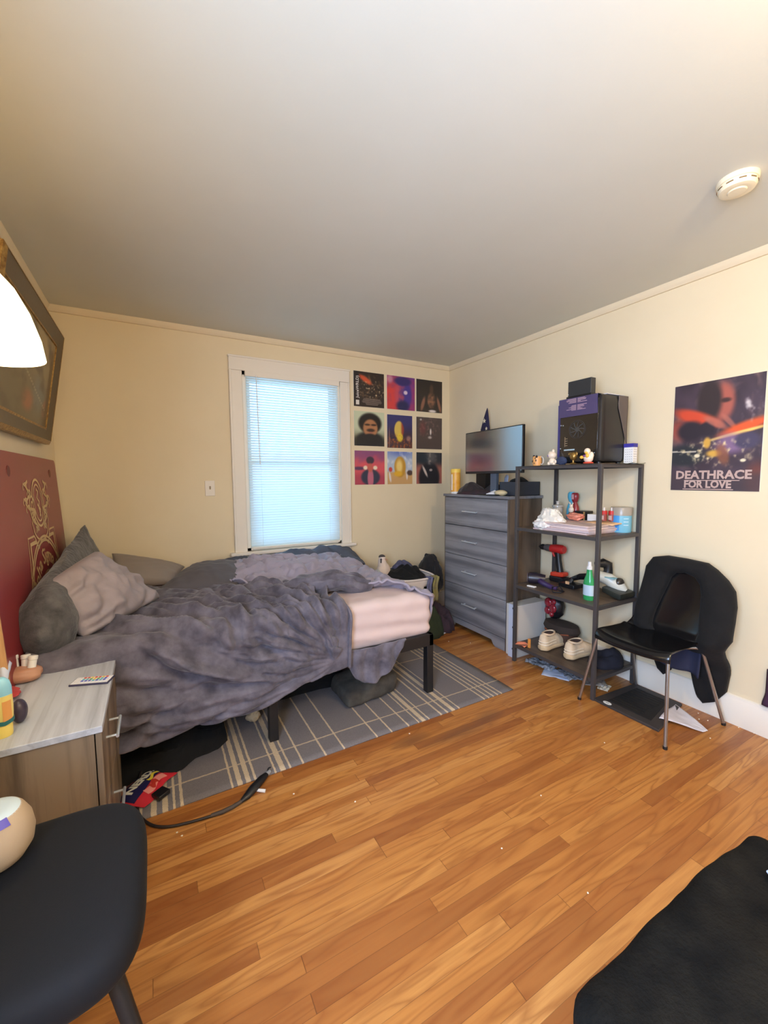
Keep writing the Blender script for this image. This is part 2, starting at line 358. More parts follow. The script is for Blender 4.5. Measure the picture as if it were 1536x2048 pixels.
# ------------------------------------------------------------------ bed
bed = thing('bed_frame', 'black metal platform bed frame on straight square legs', 'bed', (-2.1, -.7, 0))
for x in (-3.10, -2.166, -1.217):
    for y in (-1.362, -.70, -.05):
        if y == -.70 and x != -2.166: continue
        MB().box(x-.022, y-.022, .006, x+.022, y+.022, .33).build('leg', M['blackm'], bed, bevel=.002)
MB().box(-3.12, -1.385, .30, -1.195, -1.35, .372).build('side_rail', M['blackm'], bed, bevel=.003)
MB().box(-3.12, -.06, .30, -1.195, -.03, .372).build('side_rail', M['blackm'], bed, bevel=.003)
MB().box(-1.225, -1.385, .295, -1.195, -.03, .372).build('foot_rail', M['blackm'], bed, bevel=.003)
MB().box(-3.12, -1.35, .30, -3.09, -.06, .372).build('head_rail', M['blackm'], bed, bevel=.003)
for x in [-3.0+.2*i for i in range(9)]:
    MB().box(x, -1.35, .335, x+.05, -.06, .355).build('slat', M['blackm'], bed)
MB().box(-3.0, -.72, .30, -1.23, -.68, .334).build('center_rail', M['blackm'], bed)
# mattress with fitted sheet
def matt(u, v):
    pass
def rbox(x0, y0, z0, x1, y1, z1, r, nx, ny, nz_, disp=None):
    m = MB(); cx, cy, cz = (x0+x1)/2, (y0+y1)/2, (z0+z1)/2; hx, hy, hz = (x1-x0)/2, (y1-y0)/2, (z1-z0)/2
    def P(a, b, c):
        p = Vector((a*hx, b*hy, c*hz)); q = Vector((max(-hx+r, min(hx-r, p.x)), max(-hy+r, min(hy-r, p.y)), max(-hz+r, min(hz-r, p.z))))
        d = p-q
        if d.length > 1e-9: d = d.normalized(); p = q+d*r
        else: d = Vector((0,0,0))
        p += Vector((cx, cy, cz))
        if disp: p += d*disp(p, d)
        return p
    for s in (-1, 1):
        m.grid(lambda u, v: P(2*u-1, 2*v-1, s), nx, ny); m.grid(lambda u, v: P(2*u-1, s, 2*v-1), nx, nz_); m.grid(lambda u, v: P(s, 2*u-1, 2*v-1), ny, nz_)
    return m
def mdisp(p, d):
    k = sm(-.2, .9, -d.y)+sm(.2, .9, d.x)*.6
    ph = (p.z-.36)*70+(p.x+1.2)*9+2.5*nz(p.x*3, p.z*3, 1)
    return .0045*math.sin(ph)*k*sm(.36, .44, p.z)*(1.2-sm(.4, .62, p.z)) + .006*fb(p.x, p.y, p.z, 6, 3) + .004*max(0, math.sin(p.x*26+p.z*8+3*nz(p.x*2, p.z*2)))*sm(.5, .62, p.z)
one(rbox(-3.1, -1.375, .356, -1.19, -.03, .625, .055, 110, 70, 36, mdisp), 'mattress', M['sheet'], 'mattress in a pale pink fitted sheet on the black bed frame', 'mattress', (-2.1, -.7, .356))
# draped covers --------------------------------------------------------
def bedpos(s, t, xe=-1.165, ye=-1.395, top=.635, R=.05):
    def fold(e, q, sg):
        d = (q-(e-sg*R))*sg
        if d <= 0: return q, 0.
        if d < R*PI/2: a = d/R; return e-sg*R+sg*R*math.sin(a), R*(1-math.cos(a))
        return e, R+d-R*PI/2
    x, dx = fold(xe, s, 1); y, dy = fold(ye, t, -1)
    return Vector((x, y, top-max(dx, dy)-.25*min(dx, dy)))
def resample(pts, n):
    P = [Vector((p[0], p[1])) for p in pts]; out = []; m = len(P)-1
    Q = []
    for i in range(m):
        p0 = P[max(0, i-1)]; p1 = P[i]; p2 = P[i+1]; p3 = P[min(m, i+2)]
        for k in range(12):
            t = k/12; Q.append(.5*((2*p1)+(p2-p0)*t+(2*p0-5*p1+4*p2-p3)*t*t+(3*p1-p0-3*p2+p3)*t**3))
    Q.append(P[-1]); L_ = [0.]
    for a, b in zip(Q, Q[1:]): L_.append(L_[-1]+(b-a).length)
    j = 0
    for i in range(n):
        d = L_[-1]*i/(n-1)
        while j < len(Q)-2 and L_[j+1] < d: j += 1
        f = (d-L_[j])/max(1e-9, L_[j+1]-L_[j]); out.append(Q[j].lerp(Q[j+1], max(0, min(1, f))))
    return out
def coons(bot, top, left, right, nu, nv):
    B = resample(bot, nu); T = resample(top, nu); Lf = resample(left, nv); Rt = resample(right, nv); g = []
    for i in range(nu):
        u = i/(nu-1); row = []
        for j in range(nv):
            v = j/(nv-1)
            p = B[i]*(1-v)+T[i]*v+Lf[j]*(1-u)+Rt[j]*u-(B[0]*(1-u)*(1-v)+B[-1]*u*(1-v)+T[0]*(1-u)*v+T[-1]*u*v)
            row.append(p)
        g.append(row)
    return g
def drape(bot, top, left, right, nu, nv, disp, pos=bedpos):
    g = coons(bot, top, left, right, nu, nv); m = MB(); vs = []
    for i in range(nu):
        for j in range(nv):
            s, t = g[i][j]; p = pos(s, t); e = .004
            n_ = (pos(s+e, t)-pos(s-e, t)).cross(pos(s, t+e)-pos(s, t-e)).normalized()
            r = disp(s, t, i/(nu-1), j/(nv-1))
            if isinstance(r, tuple): p = p+n_*r[0]+Vector(r[1])
            else: p = p+n_*r
            vs.append(p)
    fs = [(i*nv+j, (i+1)*nv+j, (i+1)*nv+j+1, i*nv+j+1) for i in range(nu-1) for j in range(nv-1)]
    return m.add(vs, fs)
FOLDS = [
[(-1.95, -1.136), (-1.93, -1.38), (-1.904, -1.47), (-1.841, -1.607)],
[(-2.146, -1.306), (-2.103, -1.413), (-2.027, -1.526), (-1.958, -1.623)],
[(-2.224, -1.396), (-2.161, -1.46), (-2.068, -1.558), (-1.979, -1.629)],
[(-2.42, -1.432), (-2.332, -1.462), (-2.183, -1.571), (-2.01, -1.631)],
[(-2.61, -1.437), (-2.46, -1.542), (-2.249, -1.613), (-2.01, -1.647)],
[(-2.85, -1.49), (-2.541, -1.594), (-2.313, -1.643), (-2.061, -1.659)],
[(-2.95, -1.56), (-2.505, -1.667), (-2.314, -1.692), (-2.11, -1.677)],
[(-2.95, -1.66), (-2.6, -1.73), (-2.35, -1.74), (-2.15, -1.70)],
[(-2.615, -.833), (-2.413, -1.074), (-2.327, -1.33), (-2.235, -1.464)],
[(-2.552, -1.102), (-2.394, -1.296), (-2.371, -1.50)],
[(-2.319, -1.09), (-2.225, -1.222), (-2.18, -1.42), (-2.106, -1.51)],
[(-2.038, -1.131), (-2.03, -1.40), (-1.976, -1.498), (-1.906, -1.635)],
[(-2.753, -1.319), (-2.61, -1.40), (-2.458, -1.506), (-2.276, -1.626)],
[(-2.682, -1.35), (-2.567, -1.482), (-2.38, -1.59)],
[(-2.5, -.80), (-2.25, -.95), (-2.05, -1.1), (-1.9, -1.35)],
[(-2.35, -.78), (-2.1, -.88), (-1.95, -1.0), (-1.86, -1.3)],
[(-2.7, -.95), (-2.5, -1.18), (-2.42, -1.4)],
[(-2.2, -.8), (-1.98, -.92), (-1.8, -1.15), (-1.80, -1.4)],
[(-3.05, -1.1), (-2.8, -1.2), (-2.6, -1.33), (-2.4, -1.42)]]
def segd(p, a, b):
    ab = b-a; t = max(0, min(1, (p-a).dot(ab)/max(1e-9, ab.length_squared))); return (p-a-ab*t), t
FR = [([Vector(q) for q in [tuple(v) for v in resample(f, 14)]], random.uniform(.022, .038), random.uniform(.011, .018)) for f in FOLDS]
for f in FOLDS:
    for q in range(3):
        ox, oy = random.uniform(-.07, .07), random.uniform(-.05, .05)
        FR.append(([Vector(v) for v in [tuple(p) for p in resample([(x+ox*(1-i/4)+random.uniform(-.01, .01), y+oy*(1-i/4)) for i, (x, y) in enumerate(f)], 12)]], random.uniform(.011, .017), random.uniform(.004, .0075)))
FB = [(min(p.x for p in f[0])-.06, max(p.x for p in f[0])+.06, min(p.y for p in f[0])-.06, max(p.y for p in f[0])+.06) for f in FR]
def foldh(s, t):
    p = Vector((s+.012*nz(s, t, 3, 6), t+.012*nz(s, t, 9, 6))); h = 0
    for (pts, w_, a), (bx0, bx1, by0, by1) in zip(FR, FB):
        if not (bx0 < p.x < bx1 and by0 < p.y < by1): continue
        best = 9; bu = 0; sd_ = 1
        for k in range(len(pts)-1):
            d, tt = segd(p, pts[k], pts[k+1]); l = d.length
            if l < best: best = l; bu = (k+tt)/(len(pts)-1); e = pts[k+1]-pts[k]; sd_ = 1 if e.x*d.y-e.y*d.x > 0 else -1
        if best < .10:
            env = sm(0, .18, bu)*sm(1., .8, bu)
            x = best/w_
            h += a*env*(1.6*math.exp(-x*x)-.55*math.exp(-(x-2.0)**2))
    return h
def blanket_disp(s, t, u, v):
    lump = .014*fb(s, t, 0, 3.2, 3)+.010
    low = sm(-1.40, -1.75, t)
    left = sm(-1.9, -2.8, s)
    sag = .012*math.sin((t*30+s*4)+2*nz(s, t, 4, 2))*low*left
    fine = .0045*fb(s*1.3, t*1.3, 5, 14, 3)+.007*max(0, 1-abs(nz(s*.8+t*.6, t*1.4, 2, 6.5))*5)*sm(-1.5, -1.0, t)
    h = foldh(s, t)*.95
    dx, dt = s+1.79, t+1.64; r = math.hypot(dx, dt*1.15); th = math.atan2(dt*1.15, -dx)
    wp = 1.5*fb(s, t, 2, 1.7, 2)+.5*nz(s, t, 7, 5)
    am = .036*sm(.04, .45, r)*(.45+.9*max(0, min(1, .5+1.3*nz(s, t, 12, 1.6))))*(1-.55*sm(-1.15, -.75, t)*sm(-2.3, -2.8, s))
    q1 = abs(math.sin(th*17+wp*1.6)); q2 = abs(math.sin(th*37+wp*3.1+1))
    h += am*(q1**.75-.5)+am*.42*(q2**.8-.5)*sm(.15, .5, r)
    return lump+h*1.15+fine+sag+.022*low+.02*left*sm(-1.3, -1.5, t)+.008
hem = [(-3.09, -1.74), (-2.95, -1.77), (-2.81, -1.785), (-2.65, -1.795), (-2.5, -1.795), (-2.286, -1.785), (-2.167, -1.76), (-2.04, -1.727), (-1.934, -1.705), (-1.865, -1.70), (-1.775, -1.69)]
topc = [(-3.09, -.62), (-2.9, -.5), (-2.6, -.5), (-2.3, -.66), (-2.0, -.80), (-1.72, -.97)]
lft = [(-3.09, -1.74), (-3.09, -1.3), (-3.09, -.62)]
rgt = [(-1.775, -1.69), (-1.765, -1.52), (-1.758, -1.42), (-1.78, -1.33), (-1.82, -1.25), (-1.76, -1.10), (-1.72, -.97)]
bk = thing('plush_blanket', 'dark grey plush blanket hanging in folds over the near side of bed', 'blanket', (-2.4, -1.1, .64))
drape(hem, topc, lft, rgt, 250, 170, blanket_disp).build('blanket_body', M['plush'], bk, solid=.008)
# hem tape, rolled bunch on top and the loose corner that hangs below the rail
edge = [bedpos(p.x, p.y)+Vector((0, -.03-.012*sm(-1.4, -1.75, p.y) if p.y < -1.36 else 0, .012 if p.y > -1.36 else 0)) for p in resample(rgt[:5], 24)]
MB().tube(edge, .009, 8).build('rolled_edge', M['plush'], bk)
bn = MB()
def bunch(path, rad, seed):
    P = resample([(p[0], p[1]) for p in path], 40); Z = resample([(i, p[2]) for i, p in enumerate(path)], 40)
    pts = [(p.x, p.y, z.y) for p, z in zip(P, Z)]; m = MB(); m.tube(pts, [rad*(.35+.65*math.sin(PI*min(1, max(0, (i+2)/43)))**.6) for i in range(40)], 28, sy=.72, sx=1.25)
    def wp(v):
        k = .012*math.sin(v.x*30+v.y*75+v.z*110+5*nz(v.x, v.y, seed, 5))+.032*fb(v.x, v.y, v.z+seed, 7, 3)
        return v+Vector((.2, -.5, .8))*k
    return m.warp(wp)
bunch([(-1.96, -.98, .675), (-1.85, -1.04, .69), (-1.74, -1.08, .695), (-1.62, -1.12, .68), (-1.50, -1.13, .655)], .078, 1).build('bunched_roll', M['plush'], bk)
bunch([(-1.93, -1.0, .66), (-1.90, -1.15, .675), (-1.885, -1.32, .655), (-1.87, -1.43, .54), (-1.84, -1.45, .42)], .034, 4).build('bunched_fold', M['plush'], bk)
def corner(u, v):
    # u along x, v from the rail (0) down to the rounded hem (1)
    prof = [(0, .36), (.06, .31), (.16, .235), (.3, .195), (.45, .19), (.62, .215), (.8, .27), (.93, .335), (1, .365)]
    for (a, za), (b, zb) in zip(prof, prof[1:]):
        if a <= u <= b: f = (u-a)/(b-a); f = f*f*(3-2*f)*.4+f*.6; zb_ = za+(zb-za)*f; break
    z = .385+(zb_-.385)*v; x = -1.80+.40*u+.02*v*(0.5-u)
    y = -1.392-.030*math.sin(PI*u)*v-.011*math.sin((u*26)+v*3.5+math.sin(v*4))*(.35+.65*v)-.016*math.exp(-((u-.45-.35*v)/.08)**2)
    return (x, y, z)
MB().grid(corner, 70, 30).build('hanging_corner', M['plush'], bk, solid=.006)
# comforter ----------------------------------------------------------------
def comf_disp(s, t, u, v):
    hang = sm(-1.34, -1.14, s)
    hump = .105*math.exp(-((s+2.0)/.28)**2-((t+.38)/.30)**2)+.06*math.exp(-((s+1.72)/.22)**2-((t+.55)/.25)**2)+.05*math.exp(-((s+1.45)/.25)**2-((t+.3)/.3)**2)
    rim = .03*math.exp(-(v/.07)**2)+.026
    d1 = .011*math.sin(s*34+6*nz(s, t, 2, 2.2))*math.exp(-((v-.06)/.14)**2)
    pf = .020*fb(s*1.1, t*1.4, 6, 6, 3)
    cr = -.034*max(0, 1-abs(nz(s*1.2+.3*t, t, 1, 5.5))*5)*.9-.024*max(0, 1-abs(nz(s, t*1.3, 8, 9))*5)
    return (hump+rim+pf+cr+d1)*(1-.75*hang)
cf_b = [(-2.24, -.70), (-2.05, -.80), (-1.85, -.90), (-1.66, -1.06), (-1.5, -1.17), (-1.36, -1.27), (-1.27, -1.36), (-1.21, -1.39), (-1.08, -1.34), (-.88, -1.30)]
cf_t = [(-2.24, -.12), (-1.8, -.08), (-1.4, -.08), (-.98, -.1)]
cf_l = [(-2.24, -.70), (-2.28, -.5), (-2.24, -.12)]
cf_r = [(-.88, -1.30), (-.86, -1.0), (-.93, -.5), (-.98, -.1)]
one(drape(cf_b, cf_t, cf_l, cf_r, 170, 100, comf_disp, lambda s, t: bedpos(s, t, -1.19, -1.395, .635, .09)), 'comforter', M['comf'], 'pale grey comforter rumpled across the back half of bed', 'comforter', (-1.7, -.6, .64), solid=.012)
def sb_disp(s, t, u, v):
    h = .085*math.exp(-((s+2.12)/.16)**2)+.105*math.exp(-((s+1.40)/.24)**2)*(1-.35*sm(-1.5, -1.2, s))+.05*math.exp(-((s+1.1)/.2)**2)+.07*math.exp(-((s+1.75)/.16)**2)
    return h*math.exp(-((t+.12)/.13)**2)+.012+.022*fb(s, t, 3, 9, 3)+.010*math.sin(s*40+t*25+4*nz(s, t, 1, 3))
one(drape([(-2.4, -.45), (-1.9, -.42), (-1.4, -.40), (-1.0, -.42)], [(-2.4, -.05), (-1.9, -.035), (-1.4, -.035), (-1.0, -.05)], [(-2.4, -.45), (-2.4, -.05)], [(-1.0, -.42), (-1.0, -.05)], 120, 36, sb_disp),
    'rumpled_sheet', M['sheetb'], 'blue-grey sheet heaped below the window sill behind the pale comforter', 'sheet', (-1.7, -.25, .64), solid=.006)
# pillows --------------------------------------------------------------
def pillow(cs, th, seed, wr=.012, pull=.06):
    A, B, Cc, D = [Vector(c) for c in cs]; n_ = (B-D).cross(Cc-A).normalized()
    if n_.y > 0 and n_.z < .2: n_ = -n_
    if n_.z < 0: n_ = -n_
    m = MB(); ctr = (A+B+Cc+D)/4
    for sgn in (1, -1):
        def fn(u, v):
            a, b = 2*u-1, 2*v-1
            pu = .5+a*(1-pull*(1-b*b)*1.0)*.5; pv = .5+b*(1-pull*(1-a*a))*.5
            p = (A*(1-pu)+B*pu)*(1-pv)+(D*(1-pu)+Cc*pu)*pv
            h = th*.5*((1-a**2)*(1-b**2))**.42
            w_ = wr*fb(p.x*1.4, p.y*1.4, p.z*1.4+seed, 7, 3)+wr*.7*math.sin(11*(a*.5+b)+6*nz(a, b, seed, 1.4))*(.2+.8*a*a)*math.sqrt(max(0, (1-a*a)*(1-b*b)))*1.6
            return p+n_*(sgn*h+(w_*min(1, h*30)))
        m.grid(fn, 48, 40)
    return m
one(pillow([(-3.042, -1.25, .89), (-2.894, -.98, .972), (-2.635, -.84, .67), (-2.92, -1.29, .655)], .19, 1, .027, -.02), 'pillow', M['pillow'], 'crumpled light grey pillow leaning on the long dark bolster', 'pillow', (-2.86, -.9, .7))
one(pillow([(-2.90, -.07, .82), (-2.46, -.07, .68), (-2.55, -.40, .65), (-2.87, -.45, .69)], .12, 2, .004, .03), 'pillow', M['pillow2'], 'smooth grey-brown pillow propped against the back wall behind the crumpled pillow', 'pillow', (-2.7, -.2, .69))
one(pillow([(-2.68, -.66, .64), (-2.42, -.22, .70), (-2.10, -.25, .71), (-2.20, -.74, .645)], .16, 3, .008, .03), 'pillow', M['pillow3'], 'charcoal pillow lying beside the pale comforter in the middle of bed', 'pillow', (-2.4, -.45, .65))
# bolster: long dark body pillow along the board
def bol():
    m = MB(); vs = []; n = 44; k = 30
    for i in range(n):
        f = i/(n-1); y = -1.44+1.29*f
        c = sm(0, .10, f)**.5 if f < .1 else (1. if f < .93 else math.sqrt(max(0.0, 1-((f-.93)/.07)**2)))
        rx = (.102-.018*f)*max(.02, c); rz = (.132+.038*f)*max(.02, c); cz = .715+.035*sm(0, .2, f)+.06*f; cx = -3.032+.01*f
        for j in range(k):
            a = 2*PI*j/k; ca, sa = math.cos(a), math.sin(a)
            peak = (1+.35*f*max(0, sa)**6)
            d = 1+.075*fb(math.cos(a)*2.6, y*4, math.sin(a)*2, 1.6, 3)
            vs.append((cx+rx*ca*d*(1-.35*f*max(0, sa)), y, cz+rz*sa*peak*d))
    return m.add(vs, [(i*k+j, i*k+(j+1) % k, (i+1)*k+(j+1) % k, (i+1)*k+j) for i in range(n-1) for j in range(k)]+[tuple(range(k)), tuple(range((n-1)*k, n*k))])
one(bol(), 'bolster_pillow', M['bolster'], 'long dark grey velvet bolster lying along the red board', 'pillow', (-3.0, -.8, .64))
# ------------------------------------------------------------------ red board with crest
bd = thing('game_board', 'dark red wooden board with a tan crest leaning against the left wall', 'board', (-3.1, -1.0, .39))
BZ0, BZ1 = .39, 1.43
def bx(z): return -3.087-(z-BZ0)/(BZ1-BZ0)*.055
def rr(y0, y1, z0, z1, r):
    pts = []
    for cy, cz, a0 in ((y1-r, z1-r, 0), (y0+r, z1-r, PI/2), (y0+r, z0+r, PI), (y1-r, z0+r, 1.5*PI)):
        for k in range(6): a = a0+PI/2*k/5; pts.append((cy+r*math.cos(a), cz+r*math.sin(a)))
    return pts
m = MB().prism(rr(-1.545, -.26, BZ0, BZ1, .03), 'x', 0, .016); m.warp(lambda v: (v.x+bx(v.z)-.016, v.y, v.z))
rmat = mat('red_board_paint', (142, 50, 54), .35, var=(134, 44, 50), vs=2)
m.build('panel', rmat, bd)
ply = mat('plywood_edge', (214, 170, 120), .6, var=(180, 130, 84), vs=30, vscale=(1, 1, .1))
m = MB().box(0, -1.553, BZ0, .018, -1.545, BZ1-.03); m.warp(lambda v: (v.x+bx(v.z)-.017, v.y, v.z)); m.build('edge_strip', ply, bd)
hm = mat('hole_dark', (110, 52, 40), .6)
for y in (-1.205, -.445):
    MB().lathe([(.001, 0), (.022, 0), (.022, .0015), (.001, .0015)], (bx(1.35)-.0003, y, 1.35), 20, axis=(1, 0, 0)).build('cup_hole', hm, bd)
cm = mat('tan_paint', (214, 180, 128), .5)
cr = MB()
def stroke(pts, w_=.006, closed=False):
    P = [Vector((0, p[0], p[1])) for p in pts]; n = len(P); vs = []
    for i, p in enumerate(P):
        a = P[(i-1) % n] if closed or i else p; b = P[(i+1) % n] if closed or i < n-1 else p
        t = (b-a).normalized(); nn = Vector((0, -t.z, t.y))*w_/2
        for q in (p+nn, p-nn): vs.append((bx(q.z)+.0012, q.y, q.z))
    fs = [(2*i, 2*((i+1) % n), 2*((i+1) % n)+1, 2*i+1) for i in range(n if closed else n-1)]
    cr.add(vs, fs)
def arc(cy, cz, ry, rz, a0, a1, n=40): return [(cy+ry*math.cos(a0+(a1-a0)*i/n), cz+rz*math.sin(a0+(a1-a0)*i/n)) for i in range(n+1)]
cy0 = -.80
stroke(arc(cy0, 1.205, .105, .112, 0, 2*PI)[:-1], .012, True); stroke(arc(cy0, 1.205, .078, .088, 0, 2*PI)[:-1], .009, True)
stroke(arc(cy0-.12, 1.185, .045, .055, 0, 2*PI)[:-1], .011, True); stroke(arc(cy0-.12, 1.185, .02, .03, .5, 5.), .010)
stroke([(cy0-.01, 1.27), (cy0+.02, 1.26), (cy0-.015, 1.23), (cy0+.02, 1.21), (cy0, 1.18), (cy0+.02, 1.14)], .016)
stroke([(cy0-.02, 1.20), (cy0+.03, 1.17), (cy0, 1.14)], .014)
for sg in (-1, 1):
    sp_ = [(cy0+sg*(.15+.035*math.sin(i*.9)+.0045*i*(1 if i < 12 else -.6)), 1.31-.0112*i) for i in range(22)]
    stroke(sp_, .014)
    for i in range(2, 21, 3):
        y, z = sp_[i]; stroke([(y+sg*.02*math.cos(a), z+.014*math.sin(a)) for a in [k*.7 for k in range(7)]], .010)
        stroke([(y, z), (y+sg*.03, z+.012), (y+sg*.045, z-.006), (y+sg*.035, z-.018)], .009)
stroke(arc(cy0, 1.10, .15, .075, PI, 2*PI, 24), .010)
sh = [(cy0-.16, 1.06), (cy0-.27, 1.06), (cy0-.28, .955), (cy0-.30, .895), (cy0-.22, .825)]
stroke(sh, .010); stroke([(y+.03, z-.03) for y, z in sh], .020)
sh2 = [(2*cy0-y, z) for y, z in sh]; stroke(sh2, .010); stroke([(y-.03, z-.03) for y, z in sh2], .020)
stroke([(cy0-.16, 1.06), (cy0-.10, .995), (cy0-.05, 1.025)], .011); stroke([(cy0+.16, 1.06), (cy0+.10, .995), (cy0+.05, 1.025)], .011)
for r_ in (.36, .34): stroke(arc(cy0, .66, r_, r_+.02, .05*PI, .95*PI, 50), .012)
for r_ in (.19, .175): stroke(arc(cy0, .66, r_, r_+.02, .05*PI, .95*PI, 40), .010)
cr.build('crest', cm, bd)
def text_mesh(txt, size, fn, name, matl, parent=None, ext=.0008, bold=0., align='CENTER', chars=None):
    """lettering as a thin mesh; fn maps flat (x, y, z) to world"""
    cu = bpy.data.curves.new(name, 'FONT'); cu.body = txt; cu.size = size; cu.align_x = align; cu.align_y = 'CENTER'; cu.extrude = ext; cu.offset = bold; cu.resolution_u = 2
    ob = bpy.data.objects.new('tmp', cu); C.objects.link(ob); bpy.context.view_layer.update()
    me = bpy.data.meshes.new_from_object(ob.evaluated_get(bpy.context.evaluated_depsgraph_get()))
    m = MB(); m.add([fn(*v.co) for v in me.vertices], [tuple(p.vertices) for p in me.polygons])
    bpy.data.objects.remove(ob); bpy.data.meshes.remove(me); bpy.data.curves.remove(cu)
    return m.build(name, matl, parent, ang=20) if name else m
def arctext(x, y, z):
    R_ = .275; a = PI/2-x/R_; r_ = R_+y; yy = cy0+r_*math.cos(a); zz = .67+r_*math.sin(a); return (bx(zz)+.0012+z*.3, yy, zz)
def flip_arc(x, y, z): return arctext(x, y, z)
text_mesh('Alpha Sigma Phi', .105, flip_arc, 'crest_lettering', cm, bd, ext=.0006, bold=.001)
# ------------------------------------------------------------------ printed pictures
def E_(u, v, cx, cy, rx, ry, soft=.25, a=0.):
    dx, dy = u-cx, v-cy
    if a: dx, dy = dx*math.cos(a)+dy*math.sin(a), -dx*math.sin(a)+dy*math.cos(a)
    return 1-sm(1-soft, 1+soft, math.hypot(dx/rx, dy/ry))
def mixv(a, b, f): f = max(0, min(1, f)); return tuple(x+(y-x)*f for x, y in zip(a, b))
def picture(fn, nu, nv, pos):
    m = MB(); cols = []
    for i in range(nu):
        for j in range(nv):
            u, v = i/(nu-1), j/(nv-1); m.v.append(Vector(pos(u, v))); cols.append(lin(fn(u, v)))
    m.f = [(i*nv+j, (i+1)*nv+j, (i+1)*nv+j+1, i*nv+j+1) for i in range(nu-1) for j in range(nv-1)]
    return m, cols
def swirl(u, v, s, sc=4): return fb(u+.2*fb(u, v, s, 3, 2), v+.2*fb(v, u, s+4, 3, 2), s, sc, 4)
def a1(u, v):
    c = (44, 34, 30); n_ = swirl(u, v, 1, 6); c = mixv(c, (150, 110, 70), max(0, n_)*1.3*E_(u, v, .6, .55, .45, .35, .5)); c = mixv(c, (205, 84, 48), E_(u, v, .38, .78, .22, .07, .5, -.5)*1.1)
    c = mixv(c, (215, 190, 150), max(0, fb(u, v, 3, 16, 2)-.25)*2.4*E_(u, v, .6, .5, .4, .25, .5)); return mixv(c, (36, 30, 32), 1-sm(.1, .22, u) if u < .17 else 0)
def a2(u, v):
    c = mixv((214, 66, 62), (150, 52, 110), sm(.1, .9, u)); c = mixv(c, (88, 58, 150), sm(.5, 1., v)*.5+.3*fb(u, v, 2, 5)); f = E_(u, v, .58, .45, .30, .46, .2)
    c = mixv(c, mixv((196, 76, 92), (70, 54, 140), sm(.35, .65, u+.15*fb(u, v, 1, 6))), f); c = mixv(c, (54, 44, 106), E_(u, v, .56, .86, .3, .13, .3)); c = mixv(c, (40, 40, 86), E_(u, v, .56, .12, .22, .16, .4))
    return mixv(c, (222, 200, 214), E_(u, v, .66, .53, .07, .06, .3)+.5*E_(u, v, .1, .9, .1, .12, .6))
def a3(u, v):
    c = mixv((58, 50, 44), (40, 34, 32), v); c = mixv(c, (150, 104, 76), E_(u, v, .58, .38, .15, .24, .3)*(.7+.6*fb(u, v, 2, 8))); c = mixv(c, (140, 96, 74), E_(u, v, .25, .25, .06, .22, .4, -.3)+E_(u, v, .88, .25, .05, .25, .4, .3))
    c = mixv(c, (78, 58, 46), E_(u, v, .58, .72, .07, .15, .4)); return mixv(c, (226, 214, 206), E_(u, v, .62, .04, .14, .04, .4))
def a4(u, v):
    c = mixv((196, 204, 172), (96, 92, 70), sm(.55, .1, v)); c = mixv(c, (26, 22, 20), E_(u, v, .52, .66, .38, .30, .15)); c = mixv(c, (30, 28, 28), E_(u, v, .5, .1, .5, .32, .2))
    f = E_(u, v, .53, .52, .24, .26, .15); c = mixv(c, (174, 120, 80), f); c = mixv(c, (60, 40, 32), f*(E_(u, v, .43, .62, .09, .03, .4)+E_(u, v, .64, .62, .09, .03, .4)+E_(u, v, .54, .46, .13, .05, .4)))
    c = mixv(c, (168, 104, 84), E_(u, v, .54, .39, .06, .025, .4)); return mixv(c, (34, 30, 28), E_(u, v, .52, .26, .22, .1, .3))
def a5(u, v):
    c = mixv((62, 44, 60), (54, 52, 108), sm(.3, .8, v)); c = mixv(c, (96, 60, 50), sm(.35, .1, v)*(.5+fb(u, v, 4, 9))); f = E_(u, v, .47, .55, .19, .27, .12)
    c = mixv(c, mixv((220, 190, 90), (150, 60, 50), sm(.5, .62, u)), f); c = mixv(c, (230, 200, 60), E_(u, v, .5, .32, .12, .13, .3)); c = mixv(c, (160, 90, 50), max(0, fb(u, v, 2, 14))*1.6*sm(.5, .2, v)); return mixv(c, (200, 150, 130), E_(u, v, .85, .3, .09, .08, .5)*.6+.5*E_(u, v, .08, .3, .02, .3, .5))
def a6(u, v):
    c = (80, 68, 64); c = mixv(c, (150, 110, 104), max(0, fb(u, v, 6, 10))*.9*E_(u, v, .45, .7, .4, .3, .5)); c = mixv(c, (130, 62, 62), E_(u, v, .25, .65, .12, .2, .6)*.5); return mixv(c, (226, 214, 206), E_(u, v, .55, .55, .03, .1, .4)+E_(u, v, .52, .37, .07, .04, .6)*.7+.7*E_(u, v, .17, .92, .04, .03, .4))
def a7(u, v):
    c = mixv((214, 84, 92), (136, 74, 116), sm(.55, 1, v+.15*fb(u, v, 1, 3))); c = mixv(c, (176, 66, 84), sm(.45, .2, v)); c = mixv(c, (86, 54, 88), E_(u, v, .15, .48, .2, .05, .5)); c = mixv(c, (46, 50, 72), E_(u, v, .52, .22, .31, .24, .15)); c = mixv(c, (206, 110, 130), E_(u, v, .52, .18, .1, .3, .2)*.9)
    c = mixv(c, (240, 220, 190), E_(u, v, .35, .5, .07, .06, .3)+E_(u, v, .68, .5, .07, .06, .3)); c = mixv(c, (60, 46, 60), E_(u, v, .51, .72, .13, .11, .2)); return mixv(c, (196, 96, 80), E_(u, v, .51, .5, .09, .13, .3))
